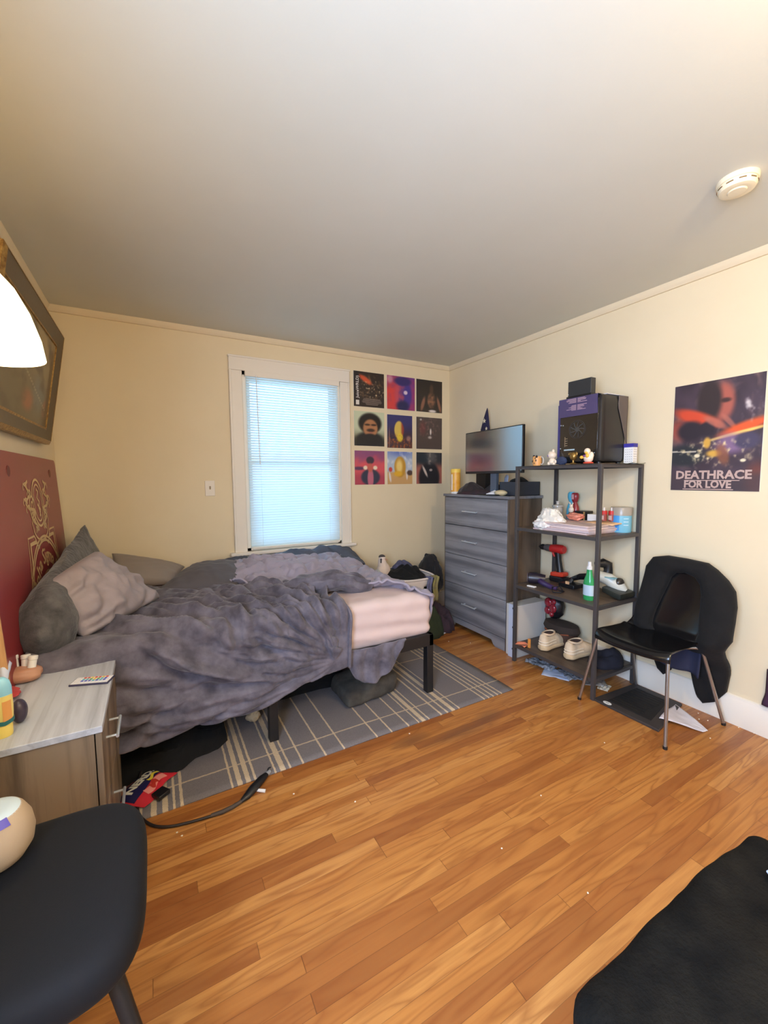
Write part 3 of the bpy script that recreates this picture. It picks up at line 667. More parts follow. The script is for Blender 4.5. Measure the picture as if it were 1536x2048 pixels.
def a8(u, v):
    c = mixv((202, 160, 104), (176, 190, 208), sm(.33, .42, v)); c = mixv(c, (92, 112, 186), sm(.7, 1, v)*(1-abs(u-.5))*.9); c = mixv(c, (238, 236, 234), max(0, fb(u, v, 2, 5))*sm(.4, .6, v)); c = mixv(c, (196, 146, 52), E_(u, v, .5, .53, .23, .32, .12)); c = mixv(c, (238, 206, 120), E_(u, v, .47, .55, .12, .2, .5)); c = mixv(c, (226, 176, 50), E_(u, v, .42, .32, .16, .08, .4))
    c = mixv(c, (196, 70, 60), E_(u, v, .12, .45, .07, .07, .3)); c = mixv(c, (224, 214, 204), E_(u, v, .1, .22, .04, .16, .3, .2)+E_(u, v, .78, .3, .04, .16, .3)); return mixv(c, (84, 66, 60), E_(u, v, .9, .35, .12, .08, .3))
def a9(u, v):
    c = mixv((160, 96, 84), (46, 48, 56), sm(.45, .75, v)); c = mixv(c, (26, 28, 38), E_(u, v, .5, .2, .4, .5, .15)); c = mixv(c, (150, 140, 132), E_(u, v, .55, .85, .2, .2, .6)*(.4+1.2*max(0, fb(u, v, 1, 7)))); c = mixv(c, (206, 190, 180), E_(u, v, .33, .4, .04, .2, .4, .5)+.8*E_(u, v, .56, .44, .06, .04, .4)); return mixv(c, (30, 44, 56), E_(u, v, .25, .8, .2, .15, .5)*.8)
ALB = [
 (-1.058, 2.2555, a1, 'square dark print with an orange swoosh, white sideways lettering and top left spot'),
 (-.7219, 2.2555, a2, 'square red and violet portrait print, middle of the top row'),
 (-.3995, 2.2555, a3, 'square near-black print with a bronze torso shape, top right of the prints'),
 (-1.058, 1.9095, a4, 'square print of dark rounded hair on pale green, left of the middle row'),
 (-.7219, 1.9000, a5, 'square navy night print with a golden oval, centre of the nine prints'),
 (-.3995, 1.8995, a6, 'square grey-brown print with faint specks, right of the middle row'),
 (-1.058, 1.561, a7, 'square pink and crimson sky print, left of the bottom row'),
 (-.7219, 1.561, a8, 'square blue sky and sand print with a golden oval, middle of the bottom row'),
 (-.3995, 1.561, a9, 'square black figure print with reddish sides and smoke, right of the bottom row')]
wt = mat('white_ink', (220, 214, 206), .6)
for k, (x, z, fn, lb) in enumerate(ALB):
    W_ = .305 if k % 3 != 1 or k == 1 else .275
    m, cols = picture(fn, 56, 56, lambda u, v: (x+W_*u, -.0045, z-.305+.305*v))
    if k == 0:
        al = thing('album_print', lb, 'poster', (x, 0, z-.305), 'square prints on the back wall'); m.build('printed_face', M['print'], al, cols=cols)
        MB().box(x, -.004, z-.305, x+W_, .001, z).build('card_back', M['paper'], al)
        text_mesh('JuiceWRLD)', .038, lambda a, b, c: (x+.036-b, -.0052-c, z-.135+a), 'lettering', wt, al, ext=.0002, bold=.0006)
        MB().box(x+.02, -.0052, z-.29, x+.052, -.0046, z-.25).build('white_block', wt, al)
        ln = MB(); random.seed(3)
        for r_ in range(7):
            wd = .20-.01*abs(3-r_) - (.05 if r_ > 4 else 0)
            ln.box(x+.18-wd/2, -.0050, z-.235-.0085*r_, x+.18+wd/2, -.0046, z-.231-.0085*r_)
        ln.build('fine_print', mat('grey_ink', (130, 116, 106), .6), al)
    else:
        al = thing('album_print', lb, 'poster', (x, 0, z-.305), 'square prints on the back wall'); m.build('printed_face', M['print'], al, cols=cols)
        MB().box(x, -.004, z-.305, x+W_, .001, z).build('card_back', M['paper'], al)
def pst(u, v):
    c = mixv((52, 42, 52), (74, 60, 72), .5+fb(u, v, 1, 3)); n_ = swirl(u, v, 5, 5)
    c = mixv(c, (150, 120, 110), max(0, n_)*.7*sm(.15, .3, v)); c = mixv(c, (170, 92, 78), E_(u, v, .57, .80, .13, .17, .3)); c = mixv(c, (52, 42, 44), E_(u, v, .42, .82, .14, .2, .3)); c = mixv(c, (66, 44, 44), E_(u, v, .6, .81, .06, .02, .5))
    c = mixv(c, (206, 74, 46), E_(u, v, .28, .68, .27, .06, .4, -.28)+E_(u, v, .07, .58, .1, .1, .6)*.5); c = mixv(c, (42, 36, 46), E_(u, v, .22, .56, .16, .09, .3)+E_(u, v, .42, .57, .08, .07, .3)); c = mixv(c, (186, 110, 92), E_(u, v, .5, .62, .14, .035, .4, -.4)*.8+E_(u, v, .65, .62, .1, .025, .4, -.7)*.7)
    c = mixv(c, (226, 90, 44), E_(u, v, .82, .56, .26, .045, .5, .22)); c = mixv(c, (246, 206, 110), E_(u, v, .75, .51, .33, .014, .6, .16)); c = mixv(c, (140, 110, 150), E_(u, v, .68, .42, .16, .09, .5)*.8); c = mixv(c, (70, 64, 88), E_(u, v, .85, .44, .13, .07, .3)); c = mixv(c, (200, 190, 190), E_(u, v, .88, .72, .1, .1, .6)*max(0, fb(u, v, 4, 9))*1.8)
    c = mixv(c, (40, 44, 50), E_(u, v, .15, .33, .25, .10, .3)); c = mixv(c, (230, 220, 200), (abs(v-.372+.03*u) < .006 and u < .3)*.7); c = mixv(c, (228, 208, 160), max(0, fb(u, v, 9, 15)-.15)*1.8*E_(u, v, .5, .35, .4, .12, .5)); c = mixv(c, (226, 214, 180), E_(u, v, .31, .325, .035, .018, .3)+E_(u, v, .82, .27, .03, .014, .3)); c = mixv(c, (206, 160, 70), E_(u, v, .42, .44, .04, .05, .4)+E_(u, v, .5, .34, .08, .03, .5)); c = mixv(c, (150, 90, 60), E_(u, v, .6, .33, .06, .1, .4, .5)*.7)
    c = mixv(c, (126, 66, 54), E_(u, v, .97, .1, .12, .14, .6)*.8); c = mixv(c, (66, 56, 62), (1-sm(.12, .2, v))*.7)
    return c
PY0, PY1, PZ0, PZ1 = -2.077, -2.482, 1.231, 1.818
pt = thing('wall_poster', 'colourful illustrated poster with a block lettered title on the right wall', 'poster', (0, -2.28, PZ0))
m, cols = picture(pst, 110, 150, lambda u, v: (-.0042-.0006*math.sin(v*6), PY0+(PY1-PY0)*u, PZ0+(PZ1-PZ0)*v)); m.build('printed_face', M['print'], pt, cols=cols)
MB().box(-.003, PY1, PZ0, -.0002, PY0, PZ1).build('paper_back', M['paper'], pt)
tm = mat('title_ink', (186, 160, 150), .6)
def ptxt(yc, zc, st=1.): return lambda a, b, c: (-.0052-c, yc-a*st, zc+b)
text_mesh('DEATHRACE', .062, ptxt(-2.275, 1.315, .98), 'title_lettering', tm, pt, ext=.0003, bold=.0022)
text_mesh('FOR LOVE', .056, ptxt(-2.255, 1.264, .86), 'title_lettering', tm, pt, ext=.0003, bold=.0022)
MB().box(-.0052, -2.40, 1.2845, -.0046, -2.145, 1.2885).box(-.0052, -2.375, 1.236, -.0046, -2.14, 1.2405).build('title_rule', tm, pt)
# framed painting, leaning out at its top
fp = thing('framed_painting', 'dark brown painting in a worn gold frame, high on the left wall', 'painting', (-3.15, -.9, 1.52))
FY0, FY1, FZ0, FZ1 = -1.46, -.37, 1.515, 2.13
def fx(z, d=0.): return -3.162+(z-FZ0)*.16+d
gold = mat('gold_leaf', (176, 140, 78), .35, .6, var=(120, 84, 40), vs=60, bmp=(90, .8, .004)); dk = mat('dark_frame_wood', (92, 76, 52), .45, bmp=(40, .3))
def ring(i0, o0, d0, i1, o1, d1, nm, ma):
    m = MB(); q = []
    for ins, d in ((o0, d0), (i0, d1)):
        q += [(FY0+ins, FZ0+ins, d), (FY1-ins, FZ0+ins, d), (FY1-ins, FZ1-ins, d), (FY0+ins, FZ1-ins, d)]
    q2 = [(a, b, -.0) for a, b, c in q]
    vs = [(fx(b, d), a, b) for a, b, d in q]+[(fx(b, 0), a, b) for a, b, d in q]
    fs = []
    for k in range(4):
        j = (k+1) % 4
        fs += [(k, j, j+4, k+4), (k+8, k+12, j+12, j+8), (k, k+8, j+8, j), (k+4, j+4, j+12, k+12)]
    return m.add(vs, fs).build(nm, ma, fp)
ring(.018, 0, .02, 0, 0, .030, 'outer_moulding', gold); ring(.075, .018, .028, 0, 0, .012, 'inner_moulding', dk)
ring(.085, .075, .012, 0, 0, .014, 'inner_lip', gold)
def pnt(u, v):
    c = mixv((96, 86, 62), (150, 132, 96), sm(.2, .9, v+.2*fb(u, v, 1, 3))); c = mixv(c, (104, 112, 112), E_(u, v, .75, .32, .14, .2, .5)*.8); c = mixv(c, (150, 88, 56), E_(u, v, .92, .2, .06, .1, .5)+E_(u, v, .55, .2, .1, .1, .5)); c = mixv(c, (66, 54, 40), max(0, fb(u, v, 4, 6))*1.2); c = mixv(c, (206, 196, 170), (abs(v-(.75-.6*u)) < .008)*.5); return mixv(c, (70, 52, 36), E_(u, v, .95, .5, .03, .4, .5))
m, cols = picture(pnt, 90, 56, lambda u, v: (fx(FZ0+.08+(FZ1-FZ0-.16)*v, .008), FY0+.08+(FY1-FY0-.16)*u, FZ0+.08+(FZ1-FZ0-.16)*v)); pm = print_mat('oil_paint', .3); m.build('canvas', pm, fp, cols=cols)
# ------------------------------------------------------------------ floor lamp at the left edge
LX, LY = -2.985, -2.03
lp = thing('floor_lamp', 'lit white glass shade of a lamp cut by the left edge', 'lamp', (LX, LY, 0))
MB().lathe([(.001, 0), (.11, 0), (.11, .012), (.02, .02), (.001, .02)], (LX-.06, LY+.0, 0), 32).build('base', M['blackm'], lp)
MB().tube([(LX-.06, LY, .015), (LX-.06, LY, 1.75), (LX-.045, LY, 1.83), (LX, LY, 1.86), (LX, LY, 1.83)], .009, 12).build('pole', M['blackm'], lp)
MB().lathe([(.125, 1.612), (.118, 1.66), (.100, 1.72), (.074, 1.775), (.045, 1.81), (.02, 1.825), (.001, 1.826)], (LX, LY, 0), 40).build('lamp_shade', M['glass'], lp)
MB().ell((LX, LY, 1.70), (.03, .03, .04)).build('bulb', mat('bulb', (255, 250, 235), .4, emit=(255, 244, 220), es=12), lp)
# ------------------------------------------------------------------ nightstand
ns = thing('nightstand', 'low grey wood nightstand with daylight tinted into its pale top beside the bed', 'nightstand', (-2.99, -1.69, 0))
NX0, NX1, NY0, NY1, NZ = -3.175, -2.803, -1.945, -1.425, .588
MB().box(NX0, NY0, NZ-.02, NX1, NY1, NZ).build('top', M['ntop'], ns, bevel=.0015)
MB().box(NX0, NY0+.006, 0, NX1-.022, NY0+.022, NZ-.02).build('side_panel', M['nside'], ns)
MB().box(NX0, NY1-.022, 0, NX1-.022, NY1-.006, NZ-.02).build('side_panel', M['nside'], ns)
MB().box(NX0, NY0+.022, 0, NX0+.01, NY1-.022, NZ-.02).build('back_panel', M['nside'], ns)
MB().box(NX0+.01, NY0+.022, .03, NX1-.03, NY1-.022, .045).build('bottom_panel', M['nside'], ns)
MB().box(NX1-.03, NY0+.022, 0, NX1-.022, NY1-.022, .05).build('kick_board', M['nside'], ns)
for z0, z1 in ((.052, .30), (.306, .564)):
    d = MB().box(NX1-.019, NY0+.006, z0, NX1-.003, NY1-.006, z1).build('drawer', M['nside'], ns, bevel=.0015)
    zc = z1-.07; h = MB().tube([(NX1+.028, -1.85, zc), (NX1+.028, -1.72, zc)], .005, 10)
    for y in (-1.84, -1.73): h.cyl((NX1-.004, y, zc), (NX1+.028, y, zc), .004, n=8)
    h.build('handle', M['nickel'], d)
# remote
def quadbox(c, ex, ey, lx, ly, h):
    c = Vector(c); ex = Vector(ex).normalized(); ey = Vector(ey).normalized()
    vs = [c+ex*a*lx/2+ey*b*ly/2+Vector((0, 0, z)) for z in (0, h) for a, b in ((-1, -1), (1, -1), (1, 1), (-1, 1))]
    return vs, [(0, 3, 2, 1), (4, 5, 6, 7), (0, 1, 5, 4), (1, 2, 6, 5), (2, 3, 7, 6), (3, 0, 4, 7)]
rc = (-2.862, -1.603, NZ); rx_, ry_ = Vector((.94, -.33, 0)).normalized(), Vector((.33, .94, 0)).normalized()
rm = thing('remote_control', 'flat white remote with rows of coloured buttons on the nightstand edge', 'remote control', rc)
MB().add(*quadbox(rc, rx_, ry_, .126, .058, .007)).build('body', mat('remote_edge', (60, 56, 84), .4), rm, bevel=.002)
fc = MB().add(*quadbox(Vector(rc)+Vector((0, 0, .0068)), rx_, ry_, .120, .052, .0006)).build('face', M['white'], rm)
bc = [(240, 240, 240), (206, 70, 60), (60, 150, 80), (60, 80, 180), (230, 230, 235), (220, 110, 50), (90, 190, 130), (90, 90, 200), (235, 235, 235), (230, 190, 60), (60, 170, 190), (150, 70, 160), (240, 240, 240), (230, 220, 80), (80, 150, 200), (200, 90, 150)]
bmats = [mat('button_colour', c, .4) for c in ((225, 225, 232), (205, 66, 58), (66, 160, 90), (58, 78, 190), (226, 196, 70), (70, 170, 196))]
rows = [[0, 0, 1, 1, 4, 1, 1, 4, 1, 0], [0, 0, 5, 5, 2, 4, 2, 5, 3, 0], [0, 0, 3, 3, 3, 5, 3, 5, 3, 0], [0, 0, 0, 0, 0, 0, 0, 0, 0, 0]]
for r_ in range(4):
    for q in range(10):
        p = Vector(rc)+rx_*(-.054+.012*q)+ry_*(.018-.012*r_)+Vector((0, 0, .0072))
        MB().add(*quadbox(p, rx_, ry_, .008, .007, .0016)).build('button', bmats[rows[r_][q]], rm)
# lotion bottle standing on its cap
lo = thing('lotion_bottle', 'yellow squeeze bottle with a pale blue top standing on the nightstand', 'bottle', (-3.045, -1.86, NZ))
yl = mat('yellow_plastic', (240, 214, 110), .35); 
MB().lathe([(.001, NZ), (.020, NZ), (.021, NZ+.004), (.021, NZ+.03), (.019, NZ+.034), (.001, NZ+.034)], (-3.045, -1.86, 0), 28, sx=1.1).build('cap', yl, lo)
MB().lathe([(.001, NZ+.034), (.019, NZ+.034), (.023, NZ+.05), (.024, NZ+.085), (.0235, NZ+.12), (.001, NZ+.12)], (-3.045, -1.86, 0), 28, sx=1.15, sy=.9).build('body', mat('cream_plastic', (244, 222, 130), .35), lo)
MB().lathe([(.001, NZ+.118), (.0236, NZ+.118), (.0235, NZ+.14), (.020, NZ+.158), (.012, NZ+.168), (.001, NZ+.17)], (-3.045, -1.86, 0), 28, sx=1.15, sy=.85).build('shoulder', mat('pale_blue_plastic', (150, 214, 240), .3), lo)
def labelp(u, v):
    a = -1.25+.85*u; return (-3.045+.0275*math.cos(a), -1.86+.0222*math.sin(a), NZ+.045+.06*v)
MB().grid(labelp, 12, 3).build('label_print', mat('orange_label', (232, 164, 92), .5), lo)
MB().grid(lambda u, v: (lambda a: (-3.045+.0280*math.cos(a), -1.86+.0227*math.sin(a), NZ+.036+.012*v+.012*abs(u-.4)))(-2.1+2.4*u), 16, 2).build('label_print', mat('teal_label', (40, 110, 112), .5), lo)
# dark mouse-like object behind bottle
MB_ = MB().ell((-3.02, -1.80, NZ+.036), (.020, .024, .036), 24, 12)
one(MB_, 'computer_mouse', mat('dark_purple_plastic', (58, 48, 66), .35), 'dark rounded computer mouse standing behind the yellow bottle', 'mouse', (-3.015, -1.785, NZ))
# pouch with pill bottles, bag, red wrapper at back edge
def lumpy(c, r, seed, amp=.2, sc=2.2, nu=40, nv=24, rot=None, sq=0.):
    def f(d):
        k = amp*fb(d.x, d.y, d.z+seed*3.1, sc, 4)
        if sq: k += ((abs(d.x)**sq+abs(d.y)**sq+abs(d.z)**sq)**(-1/sq)-1)
        return k
    return MB().ell(c, r, nu, nv, f, rot)
one(lumpy((-3.085, -1.475, NZ+.026), (.058, .036, .026), 3, .12, 1.6, sq=3), 'zip_pouch', mat('tan_vinyl', (186, 138, 112), .35), 'shiny tan pouch lying at the back of the nightstand', 'pouch', (-3.085, -1.475, NZ))
for k, (x, y, a) in enumerate(((-3.075, -1.452, .0), (-3.052, -1.475, .5), (-3.11, -1.44, -.3))):
    d = Vector((math.sin(a)*.3, .2, 1)).normalized(); p0 = Vector((x, y, NZ+.062))
    pb = thing('pill_bottle', ['white capped bottle resting in the tan pouch, middle of three', 'white capped bottle resting in the tan pouch, rightmost of three', 'white capped bottle resting in the tan pouch, leftmost of three'][k], 'bottle', (x, y, NZ), 'bottles in the tan pouch')
    MB().cyl(p0-d*.035, p0+d*.012, .013, n=16).build('body', M['white'], pb); MB().cyl(p0+d*.012, p0+d*.027, .0145, n=18).build('cap', M['white'], pb, bevel=.002)
def bagf(u, v): return (-3.168+.072*u, -1.60+.10*v+.02*math.sin(u*5), NZ+.012+.075*math.sin(PI*u*.8+.3)*sm(0, .7, v)+.055*v*u+.004*fb(u, v, 2, 6))
one(MB().grid(bagf, 24, 24), 'paper_packet', mat('pale_paper', (206, 214, 236), .6), 'folded pale blue-white paper packet at the left end of the nightstand', 'packet', (-3.12, -1.55, NZ), solid=.001)
one(lumpy((-3.11, -1.60, NZ+.014), (.05, .05, .014), 8, .22, 1.5), 'red_wrapper', mat('red_wrapper', (180, 62, 66), .4), 'crumpled red wrapper below the pale paper packet', 'wrapper', (-3.11, -1.60, NZ))
# ------------------------------------------------------------------ near chair with smart speaker
nc = thing('side_chair', 'black upholstered chair cropped at the lower left corner', 'chair', (-2.95, -2.36, 0))
def seatpt(u, v, s):
    a = 2*PI*u; n_ = 4.2; ca, sa = math.cos(a), math.sin(a)
    rx, ry = .235, .235
    q = (abs(ca)**n_+abs(sa)**n_)**(-1/n_)
    prof = [(0, .060), (.5, .062), (.8, .059), (.93, .050), (.985, .036), (1., .015), (.985, -.005), (.95, -.015), (0, -.015)]
    return q, ca, sa, rx, ry, prof
m = MB(); vs = []; NU = 64
prof = [(.001, .050), (.35, .052), (.65, .054), (.82, .054), (.92, .048), (.975, .034), (1., .012), (.995, -.012), (.96, -.026), (.9, -.03), (.001, -.03)]
for r_, z in prof:
    for k in range(NU):
        a = 2*PI*k/NU; ca, sa = math.cos(a), math.sin(a); q = (abs(ca)**4.4+abs(sa)**4.4)**(-1/4.4)
        vs.append((-2.922+.232*r_*q*ca, -2.352+.235*r_*q*sa, .432+z))
m.add(vs, [(i*NU+k, i*NU+(k+1) % NU, (i+1)*NU+(k+1) % NU, (i+1)*NU+k) for i in range(len(prof)-1) for k in range(NU)])
m.build('seat', M['seatf'], nc, sub=1)
for p0, p1 in (((-2.752, -2.505, .41), (-2.628, -2.64, 0)), ((-2.80, -2.20, .41), (-2.79, -2.17, 0)), ((-3.09, -2.50, .41), (-3.14, -2.55, 0)), ((-3.09, -2.20, .41), (-3.13, -2.16, 0))):
    MB().tube([p0, p1], [.0155, .010], 14).build('leg', M['blackm'], nc)
def backf(u, v): a = (u-.5)*1.9; return (-3.135+.06*(1-math.cos(a))-.02*v, -2.352+.22*math.sin(a)/math.sin(.95), .50+.40*v)
MB().grid(backf, 20, 12).build('backrest', M['seatf'], nc, solid=.03)
for s in (-1, 1): MB().cyl((-3.09, -2.352+.12*s, .44), (-3.13, -2.352+.12*s, .56), .011, n=10).build('back_post', M['blackm'], nc)
sp = thing('smart_speaker', 'beige fabric egg-shaped speaker with a pale top sitting on the black chair', 'speaker', (-2.975, -2.235, .484))
fm = mat('beige_mesh', (186, 162, 132), .85, bmp=(700, .5, .001))
c0 = (-2.972, -2.235, 0); Z0 = .486
MB().lathe([(.001, Z0), (.032, Z0), (.05, Z0+.010), (.064, Z0+.032), (.068, Z0+.058), (.064, Z0+.085), (.053, Z0+.108), (.046, Z0+.116)], c0, 48).build('body', fm, sp)
MB().lathe([(.001, Z0+.122), (.025, Z0+.122), (.040, Z0+.120), (.047, Z0+.115), (.001, Z0+.108)], c0, 40).build('top_panel', mat('speaker_top', (206, 222, 226), .25), sp)
def stk(u, v): a = -1.25+.42*u; r_ = .0555-.012*v; return (c0[0]+r_*math.cos(a)*1.03, c0[1]+r_*math.sin(a)*1.03, Z0+.104+.014*v)
MB().grid(stk, 10, 4).build('sticker', mat('blue_sticker', (78, 70, 168), .4), sp)
def stk2(u, v): a = -1.36+.12*u; r_ = .0555-.012*v; return (c0[0]+r_*math.cos(a)*1.03, c0[1]+r_*math.sin(a)*1.03, Z0+.104+.014*v)
MB().grid(stk2, 4, 4).build('sticker', mat('red_sticker', (200, 70, 90), .4), sp)
# ------------------------------------------------------------------ dresser
dr = thing('dresser', 'tall weathered grey dresser with four drawers in the corner', 'dresser', (-.19, -.795, 0))
DX, DY0, DY1, DZ = -.367, -1.177, -.413, 1.172
MB().box(DX-.012, DY0-.008, DZ-.022, -.015, DY1+.008, DZ).build('top', M['dfront'], dr, bevel=.002)
for y0, y1 in ((DY0, DY0+.018), (DY1-.018, DY1)): MB().box(DX, y0, 0, -.02, y1, DZ-.022).build('side_panel', M['dside'], dr)
MB().box(-.03, DY0+.018, .05, -.02, DY1-.018, DZ-.022).build('back_panel', M['dside'], dr)
# plinth with curved feet
pl = [(DY0+.018, 0), (DY0+.12, 0), (DY0+.14, .015), (DY0+.16, .045), (DY1-.16, .045), (DY1-.14, .015), (DY1-.12, 0), (DY1-.018, 0), (DY1-.018, .092), (DY0+.018, .092)]
MB().prism(pl, 'x', DX-.004, DX+.012).build('plinth', M['dfront'], dr)
zs = [.100, .390, .392, .652, .654, .908, .910, 1.148]
edges = [(.096, .387), (.391, .648), (.652, .905), (.909, 1.146)]
for z0, z1 in edges:
    d = MB().box(DX-.006, DY0+.014, z0, DX+.012, DY1-.014, z1).build('drawer', M['dfront'], dr, bevel=.003)
    zc = (z0+z1)/2+.005; h = MB()
    h.tube([(DX-.034, -.855, zc), (DX-.034, -.69, zc)], .0062, 12)
    for y in (-.84, -.705): h.cyl((DX-.005, y, zc), (DX-.034, y, zc), .005, n=10)
    h.build('handle', M['nickel'], d)
# ------------------------------------------------------------------ things on the dresser
can = thing('yellow_canister', 'yellow and white tall canister at the left end of the dresser top', 'canister', (-.30, -.478, DZ))
cc = (-.30, -.478, 0)
MB().lathe([(.001, DZ), (.040, DZ), (.041, DZ+.003), (.041, DZ+.018), (.001, DZ+.018)], cc, 32).build('base', M['white'], can)
MB().lathe([(.001, DZ+.018), (.042, DZ+.018), (.042, DZ+.185), (.001, DZ+.185)], cc, 32).build('body', mat('amber_label', (226, 156, 46), .4, var=(236, 186, 90), vs=14), can)
MB().lathe([(.001, DZ+.185), (.044, DZ+.185), (.044, DZ+.212), (.040, DZ+.217), (.001, DZ+.217)], cc, 32).build('lid', mat('yellow_lid', (240, 204, 90), .4), can)
MB().grid(lambda u, v: (lambda a: (-.30+.0425*math.cos(a), -.478+.0425*math.sin(a), DZ+.03+.14*v))(3.0+.35*u), 8, 2).build('label_stripe', M['white'], can)
# monitor
mo = thing('computer_monitor', 'black flat monitor on the dresser reflecting the window', 'monitor', (-.30, -.96, DZ))
ml, mr = Vector((-.315, -.626, 0)), Vector((-.360, -1.288, 0)); ex = (mr-ml).normalized(); nn = Vector((ex.y, -ex.x, 0))
def mon(a, d, z): p = ml+ex*a+nn*d; return (p.x, p.y, z)
Wm = (mr-ml).length
def obox(a0, a1, d0, d1, z0, z1):
    vs = [mon(a, d, z) for z in (z0, z1) for a, d in ((a0, d0), (a1, d0), (a1, d1), (a0, d1))]
    return MB().add(vs, [(0, 3, 2, 1), (4, 5, 6, 7), (0, 1, 5, 4), (1, 2, 6, 5), (2, 3, 7, 6), (3, 0, 4, 7)])
if nn.x > 0: pass
sgn = -1 if nn.x > 0 else 1
obox(0, Wm, 0, -.022*sgn, 1.343, 1.683).build('housing', M['black'], mo, bevel=.003)
scr = mat('screen_glass', (8, 10, 16), .18, spec=.8, coat=1.); scr.node_tree.nodes['Principled BSDF'].inputs['IOR'].default_value = 2.6; scr.node_tree.nodes['Principled BSDF'].inputs['Coat Roughness'].default_value = .15
obox(.007, Wm-.007, .0006*sgn, -.001*sgn, 1.362, 1.676).build('screen', scr, mo)
obox(Wm/2-.035, Wm/2+.035, -.022*sgn, -.045*sgn, 1.20, 1.50).build('stand_neck', mat('stand_silver', (90, 104, 124), .3, .6), mo)
obox(Wm/2-.11, Wm/2+.11, .05*sgn, -.12*sgn, DZ, DZ+.010).build('stand_base', M['black'], mo, bevel=.003)
# witch-hat like cap behind the monitor
hat = thing('pointed_hat', 'navy pointed hat with white stars behind the monitor', 'hat', (-.10, -.60, 1.45))
def hatp(u, v):
    a = 2*PI*u; r_ = .115*(1-v)**.85+.003; return (-.085+.35*r_*math.cos(a), -.600+r_*math.sin(a)-.035*v*v, 1.45+.46*v+.008*math.sin(3*a)*(1-v))
MB().grid(hatp, 32, 20, cu=True).build('cone', mat('navy_cloth', (40, 36, 66), .9), hat)
def star(cy, cz, r_, x):
    m = MB(); pts = [(cy+(r_ if k % 2 == 0 else r_*.42)*math.sin(PI*k/5), cz+(r_ if k % 2 == 0 else r_*.42)*math.cos(PI*k/5)) for k in range(10)]
    return m.prism(pts, 'x', x, x+.002)
star(-.62, 1.80, .022, -.105).build('star', M['ivory'], hat); star(-.575, 1.715, .018, -.118).build('star', M['ivory'], hat); star(-.66, 1.73, .016, -.118).build('star', M['ivory'], hat)
MB().box(-.118, -.66, DZ, -.05, -.54, 1.47).build('hat_block', M['black'], hat)
# clothes, box, glove, papers
def heap(c, rx, ry, h, seed, name, ma, lb, cat='clothes', amp=.5, nu=48, nv=40, rim=1., group=None, wob=.25, fold=.25):
    def fn(u, v):
        a = 2*PI*u; r_ = v
        R_ = 1+wob*nz(math.cos(a), math.sin(a), seed, 1.5)+wob*.5*nz(math.cos(a), math.sin(a), seed+5, 4)
        x = c[0]+rx*r_*R_*math.cos(a); y = c[1]+ry*r_*R_*math.sin(a)
        z = h*(1-r_**2.4)**.6*(1+amp*fb(x*1., y*1., seed, 7, 3))+fold*h*(1-r_)*abs(math.sin((x*31+y*17)+3*nz(x, y, seed, 6)))
        return (x, y, c[2]+max(0., z))
    m = MB().grid(fn, nu, nv, cu=True); m.f.append(tuple(i*nv+nv-1 for i in range(nu)))
    return one(m, name, ma, lb, cat, c, group)
heap((-.27, -.64, DZ), .085, .13, .080, 1, 'brown_beanie', mat('dark_brown_cloth', (44, 36, 38), .9, sheen=.2), 'dark brown crumpled cap beside the yellow canister on the dresser', 'hat')
heap((-.31, -.76, DZ), .065, .25, .035, 2, 'folded_shirt', mat('charcoal_cloth', (46, 42, 50), .9, var=(66, 40, 46), vs=12), 'flat charcoal shirt with a red mark along the dresser front edge', 'clothes', fold=.1)
heap((-.16, -.82, DZ), .075, .14, .075, 5, 'crumpled_scarf', mat('dark_taupe_cloth', (58, 52, 54), .9), 'dark taupe scarf bundled behind the flat charcoal shirt', 'clothes')
bxn = thing('storage_box', 'matte black open box at the right end of the dresser top', 'box', (-.18, -1.09, DZ))
m = MB(); X0, X1, Y0, Y1, Z1 = -.30, -.04, -1.172, -1.01, DZ+.105
m.box(X0, Y0, DZ, X1, Y1, DZ+.004).box(X0, Y0, DZ, X0+.004, Y1, Z1).box(X1-.004, Y0, DZ, X1, Y1, Z1).box(X0, Y0, DZ, X1, Y0+.004, Z1).box(X0, Y1-.004, DZ, X1, Y1, Z1)
m.build('carton', mat('black_card', (44, 48, 58), .5), bxn)
heap((-.17, -1.09, DZ+.075), .115, .072, .05, 7, 'black_cable_bundle', M['blackc'], 'black fabric bundle filling the black box', 'clothes', wob=.08)
gl = thing('work_glove', 'white glove with cream cuff lying on the dresser front edge near the shelf', 'glove', (-.33, -1.03, DZ))
gm_ = mat('glove_white', (214, 216, 220), .8)
MB().ell((-.33, -1.055, DZ+.022), (.04, .055, .022), 24, 12, lambda d: .08*nz(d.x, d.y, d.z, 3)).build('palm', mat('cream_knit', (206, 190, 150), .9), gl)
for k in range(5):
    a = -.5+.25*k; y0 = -1.01
    MB().tube([(-.33+.012*(k-2), y0, DZ+.018), (-.345+.012*(k-2), y0+.03, DZ+.016+.004*k), (-.352+.014*(k-2), y0+.055+.006*(2-abs(k-2)), DZ+.009)], [.011, .010, .007], 10).build('finger', gm_, gl)
one(MB().grid(lambda u, v: (-.215+.05*u+.02*v, -1.00+.09*u, DZ+.02+.13*v+.012*math.sin(u*4)), 10, 8), 'propped_sheet', mat('pale_blue_paper', (190, 204, 232), .6), 'pale blue paper propped up beside the monitor stand', 'paper', (-.2, -.96, DZ), solid=.001)
ob = thing('orange_bottle', 'small orange bottle standing behind the black box', 'bottle', (-.03, -1.04, DZ))
ob.location = (-.07, -.99, DZ); ORG[ob.name] = (-.07, -.99, DZ)
oc = (-.07, -.985, 0); om = mat('orange_plastic', (214, 132, 62), .4)
